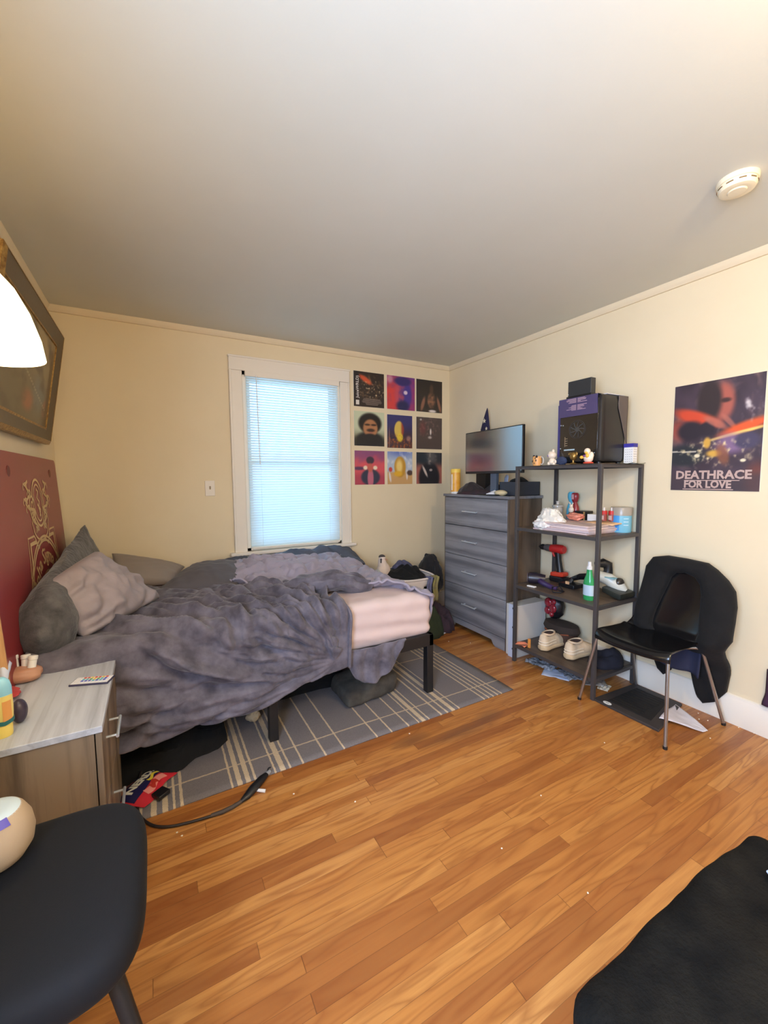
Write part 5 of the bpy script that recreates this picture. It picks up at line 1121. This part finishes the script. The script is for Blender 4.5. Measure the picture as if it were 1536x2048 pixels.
heap((-.17, -1.83, Z4), .13, .085, .085, 14, 'navy_clothes', mat('navy_black_cloth', (30, 30, 42), .9), 'navy-black cloth bundled at the right end of the bottom shelf', 'clothes', wob=.15)
# white storage box between dresser and shelf
wb = thing('white_storage_box', 'tall white-grey box standing between the dresser and the shelf', 'box', (-.25, -1.25, 0))
MB().box(-.39, -1.292, 0, -.085, -1.19, .385).build('carton', mat('offwhite_card', (208, 204, 196), .6), wb, bevel=.003)
MB().box(-.4035, -1.296, .0, -.390, -1.225, .392).build('front_face', mat('blue_white_face', (200, 206, 222), .4), wb)
for z in (.36, .22, .06): MB().box(-.405, -1.272, z, -.4035, -1.262, z+.012).build('print_mark', mat('dark_mark', (60, 60, 70), .5), wb)
# papers on the floor under the shelf
random.seed(11)
def flatpaper(c, lx, ly, rot, ma, name, lb, cat='paper', z=.001, curl=.006, seed=0, th=.0006, group=None):
    ca, sa = math.cos(rot), math.sin(rot)
    def fn(u, v):
        a, b = (u-.5)*lx, (v-.5)*ly
        return (c[0]+a*ca-b*sa, c[1]+a*sa+b*ca, z+curl*abs(nz(u, v, seed, 3))*1.6)
    return one(MB().grid(fn, 14, 14), name, ma, lb, cat, (c[0], c[1], 0), group, solid=-th)
news = mat('newsprint', (176, 180, 186), .8, var=(66, 70, 80), vs=60)
flatpaper((-.34, -1.60), .14, .17, .5, mat('blue_white_paper', (196, 208, 232), .7), 'letter_sheet', 'bluish-white sheet of paper sticking out under the bottom shelf', z=.002)
flatpaper((-.32, -1.46), .10, .20, .2, news, 'newspaper_page', 'crumpled printed page on the floor below the sneakers', z=.004, curl=.02, seed=3)
flatpaper((-.27, -1.66), .13, .16, -.4, news, 'newspaper_page', 'crumpled printed page on the floor in the middle below the shelf', z=.005, curl=.022, seed=5)
flatpaper((-.22, -1.78), .16, .14, .8, mat('magazine_paper', (206, 200, 190), .5, var=(96, 92, 96), vs=30), 'magazine_page', 'glossy grey magazine page on floor by the front shelf post', z=.004, curl=.016, seed=7)
flatpaper((-.24, -1.87), .09, .06, .3, mat('cream_paper', (226, 212, 186), .5), 'cream_leaflet', 'cream leaflet on the floor beside the black mat', z=.003, curl=.01, seed=8)
flatpaper((-.11, -1.74), .12, .05, 1.1, mat('royal_blue_card', (30, 44, 110), .5), 'blue_card', 'dark blue card on the floor under the shelf', z=.01, curl=.01, seed=9)
# ------------------------------------------------------------------ black stacking chair with jacket
ch = thing('stacking_chair', 'glossy black moulded chair on thin chrome legs against the right wall', 'chair', (-.3, -2.16, 0))
blk = mat('gloss_black', (16, 16, 18), .22, spec=.6)
def shell(u, v):
    # v: 0 front lip .. .55 seat back .. 1 top of back ; u across
    a = 2*u-1
    prof = [(0, -.525, .405), (.05, -.522, .425), (.10, -.50, .437), (.2, -.45, .436), (.35, -.36, .428), (.48, -.26, .424), (.56, -.19, .432), (.63, -.145, .47), (.72, -.12, .56), (.86, -.095, .69), (1, -.072, .80)]
    for (v0, x0, z0), (v1, x1, z1) in zip(prof, prof[1:]):
        if v0 <= v <= v1+1e-9:
            f = (v-v0)/(v1-v0); x = x0+(x1-x0)*f; z = z0+(z1-z0)*f; break
    w_ = .195 if v < .5 else .195-.02*sm(.5, .64, v)+.01*sm(.66, .9, v)-.02*sm(.93, 1, v)
    if v > .9: w_ *= math.sqrt(max(.05, 1-((v-.9)/.115)**2))
    y = -2.155-.012*(v < .5)*(1-v)-.055*sm(.6, .8, v)+a*w_
    cup = .020*abs(a)**3
    if v < .55: z += cup-.018*sm(.12, 0, v)*abs(a)**6; x += .02*abs(a)**4*sm(.2, 0, v)
    else: x -= .03*a*a
    return (x, y, z)
MB().grid(shell, 24, 46).build('seat_shell', blk, ch, solid=.009, sub=1)
for nm, p in (('leg', [(-.40, -2.02, .405), (-.475, -1.985, .418), (-.497, -1.972, .395), (-.493, -1.878, .006)]), ('leg', [(-.40, -2.29, .405), (-.475, -2.33, .418), (-.492, -2.343, .395), (-.541, -2.372, .006)]),
              ('leg', [(-.22, -2.29, .405), (-.185, -2.335, .412), (-.17, -2.352, .39), (-.067, -2.419, .006)]), ('leg', [(-.22, -2.02, .405), (-.16, -1.975, .412), (-.148, -1.962, .39), (-.05, -1.955, .006)])):
    q = []
    P = [Vector(k) for k in p]
    for i in range(3):
        for s in range(6):
            t_ = s/6; p0 = P[max(0, i-1)]; p1 = P[i]; p2 = P[i+1]; p3 = P[min(3, i+2)]
            q.append(p1.lerp(p2, t_) if i == 2 else .5*((2*p1)+(p2-p0)*t_+(2*p0-5*p1+4*p2-p3)*t_*t_+(3*p1-p0-3*p2+p3)*t_**3))
    q.append(P[-1]); lg = MB().tube(q, .0085, 12).build(nm, M['chrome'], ch)
    MB().cyl((P[-1].x, P[-1].y, 0), (P[-1].x, P[-1].y, .014), .0105, n=12).build('foot_cap', M['black'], lg)
MB().tube([(-.40, -2.29, .405), (-.22, -2.29, .405), (-.22, -2.02, .405), (-.40, -2.02, .405)], .008, 10, closed=True).build('under_frame', M['chrome'], ch)
jk = thing('black_jacket', 'black fleece jacket hung over the back of the black chair', 'jacket', (-.1, -2.2, .4))
outer = [(-2.018, 0.715), (-2.025, 0.788), (-2.062, 0.846), (-2.131, 0.863), (-2.228, 0.861), (-2.326, 0.853), (-2.37, 0.824), (-2.418, 0.778), (-2.453, 0.729), (-2.47, 0.656), (-2.474, 0.578), (-2.474, 0.49), (-2.459, 0.461), (-2.438, 0.422), (-2.425, 0.363), (-2.423, 0.266), (-2.412, 0.168), (-2.37, 0.1), (-2.316, 0.067), (-2.289, 0.09), (-2.275, 0.158), (-2.262, 0.236), (-2.228, 0.295), (-2.184, 0.334), (-2.16, 0.266), (-2.14, 0.178), (-2.111, 0.144), (-2.077, 0.168), (-2.043, 0.246), (-2.018, 0.334), (-2.006, 0.441), (-2.006, 0.568)]
inner = [(-2.123, 0.617), (-2.138, 0.676), (-2.155, 0.744), (-2.179, 0.775), (-2.228, 0.785), (-2.277, 0.771), (-2.306, 0.734), (-2.318, 0.685), (-2.324, 0.627), (-2.329, 0.568), (-2.334, 0.519), (-2.336, 0.49), (-2.332, 0.476), (-2.328, 0.461), (-2.321, 0.451), (-2.311, 0.446), (-2.296, 0.443), (-2.282, 0.441), (-2.262, 0.439), (-2.243, 0.437), (-2.223, 0.436), (-2.204, 0.436), (-2.184, 0.436), (-2.165, 0.436), (-2.145, 0.439), (-2.126, 0.443), (-2.111, 0.451), (-2.101, 0.461), (-2.096, 0.476), (-2.097, 0.5), (-2.103, 0.529), (-2.113, 0.573)]
def jrow(f, back):
    def P(u, v):
        k = u*len(outer); i = int(k) % len(outer); fr = k-int(k); j = (i+1) % len(outer)
        o_ = Vector(outer[i]).lerp(Vector(outer[j]), fr); n_ = Vector(inner[i]).lerp(Vector(inner[j]), fr); q = n_.lerp(o_, v)
        bul = math.sin(PI*min(1, v*1.0))**.7
        x0 = -.128-.072*sm(.80, .46, q.y)+.142*sm(.47, .28, q.y)
        if back: return (min(-.028, x0+.03+.045*bul), q.x, q.y)
        return (x0-.030*bul-.008*fb(q.x, q.y, 1, 9, 3)*bul-.012*math.sin(q.x*30+q.y*9+2*nz(q.x, q.y, 3, 4))*bul*sm(.6, .2, q.y), q.x, q.y)
    return P
m = MB(); nU, nV = 128, 18
m.grid(jrow(0, False), nU, nV, cu=True); m.grid(jrow(0, True), nU, nV, cu=True); k0 = nU*nV
for i in range(nU):
    j = (i+1) % nU; m.f += [(i*nV, j*nV, j*nV+k0, i*nV+k0), (i*nV+nV-1, j*nV+nV-1, j*nV+nV-1+k0, i*nV+nV-1+k0)]
m.build('jacket_body', M['blackc'], jk, ang=60)
one(MB().grid(lambda u, v: (-.16-.03*math.sin(u*6)-.02*v, -2.10-.24*u, .40-.11*v-.05*u*v+.008*math.sin(u*9)), 24, 10), 'jacket_sleeve', mat('midnight_cloth', (34, 38, 62), .9), 'dark blue cloth dangling below the black chair seat', 'clothes', (-.18, -2.2, .35), solid=.008)
# floor mat and cloth by the chair
mt = thing('black_floor_panel', 'flat black mesh panel with a white oval sticker lying under the chair', 'panel', (-.25, -2.1, 0))
pm_ = [(-.435, -1.925), (-.43, -2.285), (-.285, -2.265), (-.05, -2.215), (-.045, -1.945)]
MB().prism(pm_, 'z', .0, .014).build('panel_body', mat('panel_rubber', (58, 52, 50), .6), mt, bevel=.002)
inn = [(-.385, -1.985), (-.38, -2.22), (-.10, -2.165), (-.10, -1.985)]
mm = MB().prism(inn, 'z', .0142, .016)
for k in range(11): mm.box(-.38+.027*k, -2.16+.0, .016, -.372+.027*k, -1.99, .0185)
mm.build('mesh_grille', mat('mesh_black', (30, 27, 26), .7), mt)
ov = MB().lathe([(.001, .0142), (.020, .0142), (.020, .0155), (.001, .0155)], (-.415, -2.0, 0), 24, sx=.75, sy=1.2).build('oval_sticker', M['white'], mt)
text_mesh('CE', .014, lambda a, b, c: (-.415+b*.8, -2.0-a, .0158+c), 'sticker_print', M['black'], ov, ext=.0001)
def clo(u, v):
    A, B, Cc, D_ = Vector((-.33, -2.235)), Vector((-.09, -2.20)), Vector((-.20, -2.405)), Vector((-.235, -2.40))
    p = (A*(1-u)+B*u)*(1-v)+(D_*(1-u)+Cc*u)*v
    return (p.x, p.y, .018*(1-v)+.004+.008*math.sin(u*5+v*3)*(1-v)+.004*abs(nz(u, v, 2, 4)))
one(MB().grid(clo, 20, 24), 'white_cloth', mat('white_cotton', (216, 210, 216), .85), 'white cloth lying on the floor between the chair legs', 'cloth', (-.2, -2.3, 0), solid=.002)
# ------------------------------------------------------------------ black plush ottoman, lower right corner
ot = thing('plush_bench', 'low bench under a black plush throw, cropped at the lower right', 'bench', (-1.78, -3.5, 0))
def throw(p, d): return .007*fb(p.x, p.y, p.z, 5, 3)+.010*math.sin(p.x*9-p.y*12+4*nz(p.x, p.y, 1, 2.5))*max(0, d.z)+.005*math.sin(p.x*22+2*nz(p.x, p.z, 2, 3))*max(0, -d.y+.0)
rbox(-2.11, -4.3, .10, -1.45, -2.995, .51, .04, 60, 90, 24, lambda p, d: throw(p, d)).build('plush_cover', M['blackfur'], ot)
for x in (-2.03, -1.58):
    for y in (-4.2, -3.15): MB().cyl((x, y, 0), (x, y, .13), .02, n=12).build('leg', M['blackm'], ot)
one(lumpy((-1.585, -3.092, .512), (.016, .02, .009), 2, .3), 'pale_blue_wrapper', mat('pale_blue_foil', (190, 206, 250), .3), 'small pale blue wrapper on the black plush bench', 'wrapper', (-1.585, -3.092, .50))
# curtain-like dark purple fabric just entering at the right edge
one(MB().grid(lambda u, v: (-.022-.015*math.sin(u*8), -2.563-.16*u-.012*sm(.6, 1, v)*-1*(1-u), .165+.19*(1-v)+.02*u), 16, 12), 'purple_garment', mat('dark_purple_cloth', (70, 40, 66), .9), 'dark purple cloth just above the baseboard at the right edge', 'clothes', (-.02, -2.65, .16), solid=.01)
# ------------------------------------------------------------------ under and beside the bed
def ucl(u, v):
    pts0 = [(-2.93, -1.33), (-2.80, -1.375), (-2.66, -1.41), (-2.58, -1.38), (-2.52, -1.33), (-2.42, -1.315), (-2.37, -1.26)]
    f = u*(len(pts0)-1); i = min(len(pts0)-2, int(f)); y0 = pts0[i][1]+(pts0[i+1][1]-pts0[i][1])*(f-i); x = pts0[i][0]+(pts0[i+1][0]-pts0[i][0])*(f-i)
    hh = .085*(math.sin(PI*v)**.5)*(math.sin(PI*min(1, u*.96+.02))**.35)*(1+.3*fb(x, v, 3, 8, 2))
    return (x, y0+.30*v+.01*nz(x, v, 1, 20), .010+hh)
one(MB().grid(ucl, 60, 24), 'black_clothes_pile', M['blackc'], 'black clothes spilling from under the bed beside the nightstand', 'clothes', (-2.6, -1.25, .01))
dp = rbox(-1.74, -1.31, .014, -1.40, -1.02, .125, .035, 30, 24, 12, lambda p, d: .012*fb(p.x, p.y, p.z, 8, 3)); dp.warp(lambda v: (v.x+.06*(v.z), v.y+.12*(v.x+1.57), v.z-.025*sm(-1.55, -1.75, v.x)*(v.z/.12)))
one(dp, 'dark_cushion', mat('grey_green_suede', (84, 80, 72), .9, var=(54, 50, 46), vs=11), 'dark grey-green cushion on the rug below the hanging blanket corner', 'cushion', (-1.57, -1.17, .014))
heap((-1.95, -.80, .012), .38, .22, .26, 23, 'underbed_shade_heap', M['blackc'], 'black heap added as the dark shade under the bed behind the cushion', 'clothes')  # heap added to stand in for the deep shade under the bed
one(lumpy((-2.225, -1.16, .042), (.035, .03, .03), 9, .2), 'crumpled_tissue', mat('tan_tissue', (188, 170, 140), .8), 'crumpled beige tissue on the rug behind the middle bed leg', 'tissue', (-2.225, -1.16, .012))
one(MB().box(-2.13, -1.12, .10, -2.08, -1.115, .16), 'purple_tag', mat('violet_tag', (70, 60, 160), .4), 'small violet tag hanging near the middle bed leg', 'tag', (-2.1, -1.12, .1))
# candy bag
cb = thing('candy_bag', 'red and navy candy bag on the rug beside the nightstand', 'bag', (-2.735, -1.40, .012))
bA, bB = Vector((.62, .78, 0)).normalized(), Vector((.78, -.62, 0)).normalized(); bO = Vector((-2.725, -1.43, .014))
def bagp(a, b, up=0.): return bO+bA*a+bB*b+Vector((0, 0, .030*(1-(a/.10)**4)*(1-(b/.075)**2)+up))
def pz(a0, a1, b0, b1, up, nm, ma):
    return MB().grid(lambda u, v: bagp(a0+(a1-a0)*u, b0+(b1-b0)*v+.006*math.sin(u*7), up), 16, 10).build(nm, ma, cb)
pz(-.10, .10, -.075, .075, 0, 'pouch', mat('bag_red', (200, 46, 58), .3)); pz(-.095, .095, -.064, .028, .002, 'navy_panel', mat('bag_navy', (36, 34, 76), .3)); pz(-.085, -.0, -.072, -.052, .002, 'orange_panel', mat('bag_orange', (206, 92, 44), .3))
pz(.06, .085, -.0, .018, .0035, 'cyan_print', mat('bag_cyan', (60, 140, 200), .3)); pz(.0, .06, .005, .018, .0035, 'yellow_print', mat('bag_yellow', (226, 206, 70), .3)); pz(-.05, .06, .030, .055, .002, 'pink_panel', mat('bag_pink', (226, 140, 130), .4)); pz(-.02, .02, .030, .052, .0035, 'red_spot', mat('bag_darkred', (176, 50, 40), .4))
text_mesh('NERDS', .05, lambda a, b, c: tuple(bagp(a+.0, -.016-b, .0045+c*2)), 'lettering', mat('bag_white', (232, 226, 206), .4), cb, ext=.0003, bold=.0016)
one(lumpy((-2.785, -1.46, .020), (.03, .012, .006), 5, .3), 'blue_wrapper_scrap', mat('blue_scrap', (50, 80, 150), .4), 'blue wrapper scrap next to the candy bag', 'wrapper', (-2.785, -1.46, .012))
one(MB().add(*quadbox((-2.668, -1.512, .011), (.8, .6, 0), (-.6, .8, 0), .052, .048, .018)), 'black_cap_box', M['black'], 'small black square case on the rug below the candy bag', 'case', (-2.668, -1.512, .011), bevel=.003)
cbl = thing('power_cord', 'black cord curling off the rug to a taped connector', 'cord', (-2.5, -1.7, 0))
cp = [(-2.735, -1.30, .04), (-2.745, -1.40, .045), (-2.752, -1.46, .03), (-2.748, -1.56, .010), (-2.725, -1.62, .007), (-2.69, -1.668, .006), (-2.64, -1.698, .006), (-2.58, -1.712, .006), (-2.50, -1.722, .006), (-2.43, -1.722, .007), (-2.375, -1.705, .010)]
xy = resample([(p[0], p[1]) for p in cp], 70); zz_ = resample([(i, p[2]) for i, p in enumerate(cp)], 70)
MB().tube([(p.x, p.y, z.y) for p, z in zip(xy, zz_)], .0052, 10).build('cable', mat('cable_black', (40, 33, 32), .5), cbl)
MB().tube([(-2.50, -1.722, .008), (-2.46, -1.725, .008), (-2.42, -1.720, .009), (-2.385, -1.709, .010)], [.007, .0085, .0085, .007], 10).build('tape_wrap', mat('tape_grey', (70, 60, 54), .6), cbl)
MB().tube([(-2.385, -1.709, .010), (-2.36, -1.697, .014), (-2.33, -1.672, .018), (-2.285, -1.634, .019), (-2.262, -1.614, .017)], [.008, .016, .020, .018, .012], 14, sy=.8).build('connector', M['black'], cbl)
MB().tube([(-2.262, -1.614, .017), (-2.243, -1.600, .016)], [.011, .008], 10).build('metal_tip', M['nickel'], cbl)
MB().tube([(-2.255, -1.604, .022), (-2.247, -1.59, .026), (-2.236, -1.592, .028)], .003, 6).build('hook', M['black'], cbl)
MB().tube([(-2.315, -1.675, .008), (-2.285, -1.695, .006)], [.006, .007], 8).build('side_tab', M['white'], cbl)
# basket and clothes in the corner
bs = thing('laundry_basket', 'white plastic laundry basket heaped with dark clothes at the foot of bed', 'basket', (-.80, -.42, .2))
wbm = mat('basket_plastic', (222, 212, 206), .45)
def bask(u, v):
    a = 2*PI*u; n_ = 3.2; ca, sa = math.cos(a), math.sin(a); q = (abs(ca)**n_+abs(sa)**n_)**(-1/n_); rx, ry = .20-.03*(1-v), .255-.03*(1-v)
    return (-.775+rx*q*ca, -.38+ry*q*sa, .235+.255*v)
nu_, nv_ = 72, 13; m = MB().grid(bask, nu_, nv_, cu=True)
fs = []
for i in range(nu_):
    for j in range(nv_-1):
        if 3 <= j <= 8 and i % 6 in (2, 3) and j not in (6,): continue
        i2 = (i+1) % nu_; fs.append((i*nv_+j, i2*nv_+j, i2*nv_+j+1, i*nv_+j+1))
m.f = fs+[tuple(i*nv_ for i in range(nu_))]; m.build('basket_body', wbm, bs, solid=.004)
MB().tube([bask(i/72, 1.0) for i in range(72)], .011, 10, closed=True, sy=.8).build('rim', wbm, bs)
heap((-.76, -.37, .40), .20, .235, .125, 33, 'black_laundry', M['blackc'], 'black clothes piled high in the white basket', 'clothes', wob=.12, fold=.3)
one(lumpy((-.475, -.34, .42), (.085, .15, .20), 35, .25, 2.0), 'black_hoodie', mat('black_hoodie', (24, 23, 26), .95, sheen=.1), 'black hoodie heaped between the basket and the dresser', 'clothes', (-.475, -.34, .22))
heap((-.70, -.22, .50), .09, .08, .055, 36, 'slate_shirt', mat('slate_cloth', (78, 80, 108), .9), 'slate blue shirt on top of the black laundry', 'clothes')
# cloth strips hanging over the rim
def strip(y0, wd, ma, nm, lb, k):
    def fn(u, v):
        a = math.atan2(0, 1); yy = y0+wd*(u-.5); t_ = v
        if t_ < .2: return (-.70-.0*u, yy+.10*(1-t_*5)*0-.0, .505) if False else (-.665+.18*0+wd*(u-.5), -.600-.045*(t_*5), .503)
        return (-.665+wd*(u-.5)+y0, -.650-.006*math.sin(u*7), .503-.21*(t_-.2)/.8)
    def fn2(u, v):
        x = -.66+y0+wd*(u-.5)
        if v < .25: return (x, -.59-.06*(v/.25), .50+.006*math.sin(v*12))
        return (x+.008*math.sin(v*9), -.651-.006*math.sin(u*7)+.02*sm(.3, 1, v), .503-.21*(v-.25)/.75)
    return one(MB().grid(fn2, 10, 24), nm, ma, lb, 'clothes', (-.66+y0, -.64, .4), solid=.003)
strip(-.035, .045, mat('grey_blue_strap', (120, 122, 150), .8, var=(60, 66, 110), vs=20), 'striped_strap', 'blue-grey strap hanging over the basket rim', 0)
strip(.025, .05, mat('olive_strap', (112, 106, 92), .8, var=(150, 140, 70), vs=30), 'olive_strap', 'olive-grey strap hanging over the basket rim on the right', 1)
heap((-.67, -.46, 0), .20, .24, .235, 41, 'green_clothes', mat('dark_green_cloth', (48, 60, 44), .9), 'dark green clothes under the laundry basket', 'clothes', wob=.1, fold=.1)
heap((-.49, -.50, 0), .115, .17, .16, 43, 'maroon_cloth', mat('maroon_cloth', (66, 50, 64), .9, var=(44, 34, 46), vs=16), 'dark maroon cloth on the floor in front of the dresser', 'clothes', fold=.35)
flatpaper((-.60, -.62), .12, .10, .3, M['paper'], 'white_leaflet', 'white paper on the floor at the foot of bed', z=.003, seed=12)
# toy bird and slipper at the bed foot
bz = .44
bt = thing('plush_bird', 'white and grey plush bird with a dark head at the foot of bed', 'toy', (-.945, -.25, .44))
wf = mat('white_plush', (226, 206, 190), .9, sheen=.2); gf = mat('grey_plush_wing', (170, 170, 165), .9)
MB().ell((-.925, -.28, .505), (.064, .055, .085), 28, 18, lambda d: .08*max(0, -d.z)).build('body', wf, bt)
MB().ell((-.975, -.285, .485), (.055, .040, .050), 20, 12).build('wing', gf, bt)
MB().tube([(-.935, -.28, .56), (-.940, -.28, .615)], [.042, .032], 18).build('neck', wf, bt)
MB().ell((-.938, -.28, .622), (.031, .031, .030), 20, 14).build('head', wf, bt)
MB().ell((-.938, -.277, .636), (.029, .029, .020), 20, 12).build('crown_patch', mat('dark_grey_plush', (74, 68, 66), .9), bt)
MB().tube([(-.962, -.305, .628), (-.966, -.310, .590)], [.008, .006], 8).build('stripe', mat('dark_grey_stripe', (80, 76, 76), .9), bt)
MB().cyl((-.918, -.306, .617), (-.902, -.320, .610), .007, .002, 10).build('beak', mat('beak', (190, 140, 110), .6), bt)
MB().tube([(-1.02, -.25, .47), (-1.04, -.25, .50), (-1.05, -.25, .53)], [.006, .004, .002], 8).build('tail', gf, bt)
one(MB().ell((-.865, -.21, .44), (.035, .02, .125), 24, 16), 'grey_slipper_sole', mat('slate_rubber', (84, 92, 110), .7), 'slate grey rounded slipper standing behind the plush bird', 'slipper', (-.865, -.21, .32))
# crate that carries the toys at the foot of the bed, hidden behind the comforter
one(MB().box(-1.05, -.34, 0, -.985+.16, -.12, .43), 'cardboard_carton', mat('brown_card', (150, 118, 84), .8), 'cardboard carton behind the bed foot carrying the plush bird', 'box', (-.93, -.23, 0), bevel=.003)
# crumbs on the floor -------------------------------------------------------
crm = mat('crumb_white', (236, 226, 206), .8)
CR = [(-1.98, -1.93), (-2.62, -1.735), (-2.605, -1.76), (-2.185, -1.765), (-1.545, -1.66), (-.62, -.80), (-.49, -.91), (-.12, -2.33), (-.095, -2.36), (-.03, -2.47), (-.02, -2.53), (-.26, -2.44), (-1.62, -2.38), (-1.5, -2.63), (-.06, -2.30), (-1.30, -2.28), (-.75, -2.2)]
PLC = ['by the centre of the wood floor', 'beside the black cord, nearer the rug', 'beside the black cord, farther from the rug', 'to the right of the cord connector', 'at the rug edge', 'near the bed foot', 'in front of the dresser', 'near the back chair leg', 'touching the back chair leg', 'along the right baseboard', 'at the right baseboard near the image edge', 'in front of the white cloth', 'left of the black bench', 'close to the black bench', 'behind the chair leg by the wall', 'in the middle of the open floor', 'in front of the chrome leg']
for k, (x, y) in enumerate(CR):
    one(lumpy((x, y, .0022), (.004 if k < 12 else .003, .003, .0022), k, .3, 2, 10, 6), 'floor_crumb', crm, 'tiny white crumb on the wood floor '+PLC[k], 'crumb', (x, y, 0), 'crumbs scattered on the floor')
# ------------------------------------------------------------------ lights
def light(name, typ, loc, energy, col, size=.1, rot=None, sy=None):
    d = bpy.data.lights.new(name, typ); d.energy = energy; d.color = col
    if typ == 'AREA':
        d.size = size
        if sy: d.shape = 'RECTANGLE'; d.size_y = sy
    elif typ == 'POINT': d.shadow_soft_size = size
    o = bpy.data.objects.new(name, d); o.location = loc
    if rot: o.rotation_euler = rot
    C.objects.link(o); return o
light('window_daylight', 'AREA', (-1.6, .35, 1.5), 30, (.40, .72, 1.), 1.3, (-PI/2, 0, 0), 1.9)
light('side_window_daylight', 'AREA', (XL-.12, -3.52, 1.48), 185, (.52, .69, 1.), 1.1, (0, -PI/2, 0), 1.3)
light('ceiling_bulb', 'POINT', (-1.5, -3.55, 2.24), 66, (1., .73, .42), .07)
light('lamp_bulb', 'POINT', (LX, LY, 1.56), 5, (1., .80, .52), .05)
wd = bpy.data.worlds.new('sky'); bpy.context.scene.world = wd; wd.use_nodes = True
bg = wd.node_tree.nodes['Background']; bg.inputs[0].default_value = (.55, .78, 1., 1); bg.inputs[1].default_value = .5
# ------------------------------------------------------------------ camera
cam = bpy.data.cameras.new('camera'); co = bpy.data.objects.new('camera', cam); C.objects.link(co)
yaw, pit, rol = .5086, -.0807, -.0074
fwd = Vector((math.sin(yaw)*math.cos(pit), math.cos(yaw)*math.cos(pit), math.sin(pit))); rt = Vector((math.cos(yaw), -math.sin(yaw), 0)); upv = rt.cross(fwd)
r2 = rt*math.cos(rol)+upv*math.sin(rol); u2 = -rt*math.sin(rol)+upv*math.cos(rol)
co.matrix_world = Matrix(((r2.x, u2.x, -fwd.x, -2.6412), (r2.y, u2.y, -fwd.y, -3.3743), (r2.z, u2.z, -fwd.z, 1.31), (0, 0, 0, 1)))
cam.sensor_fit = 'VERTICAL'; cam.sensor_height = 36; cam.sensor_width = 27; cam.lens = 828.72/2048*36; cam.clip_start = .01
sc = bpy.context.scene; sc.camera = co
sc.view_settings.view_transform = 'Standard'; sc.view_settings.look = 'None'; sc.view_settings.gamma = 1; sc.view_settings.exposure = -.2
sc.cycles.use_denoising = True; sc.cycles.max_bounces = 10; sc.cycles.diffuse_bounces = 6; sc.cycles.transmission_bounces = 6; sc.cycles.sample_clamp_indirect = 6
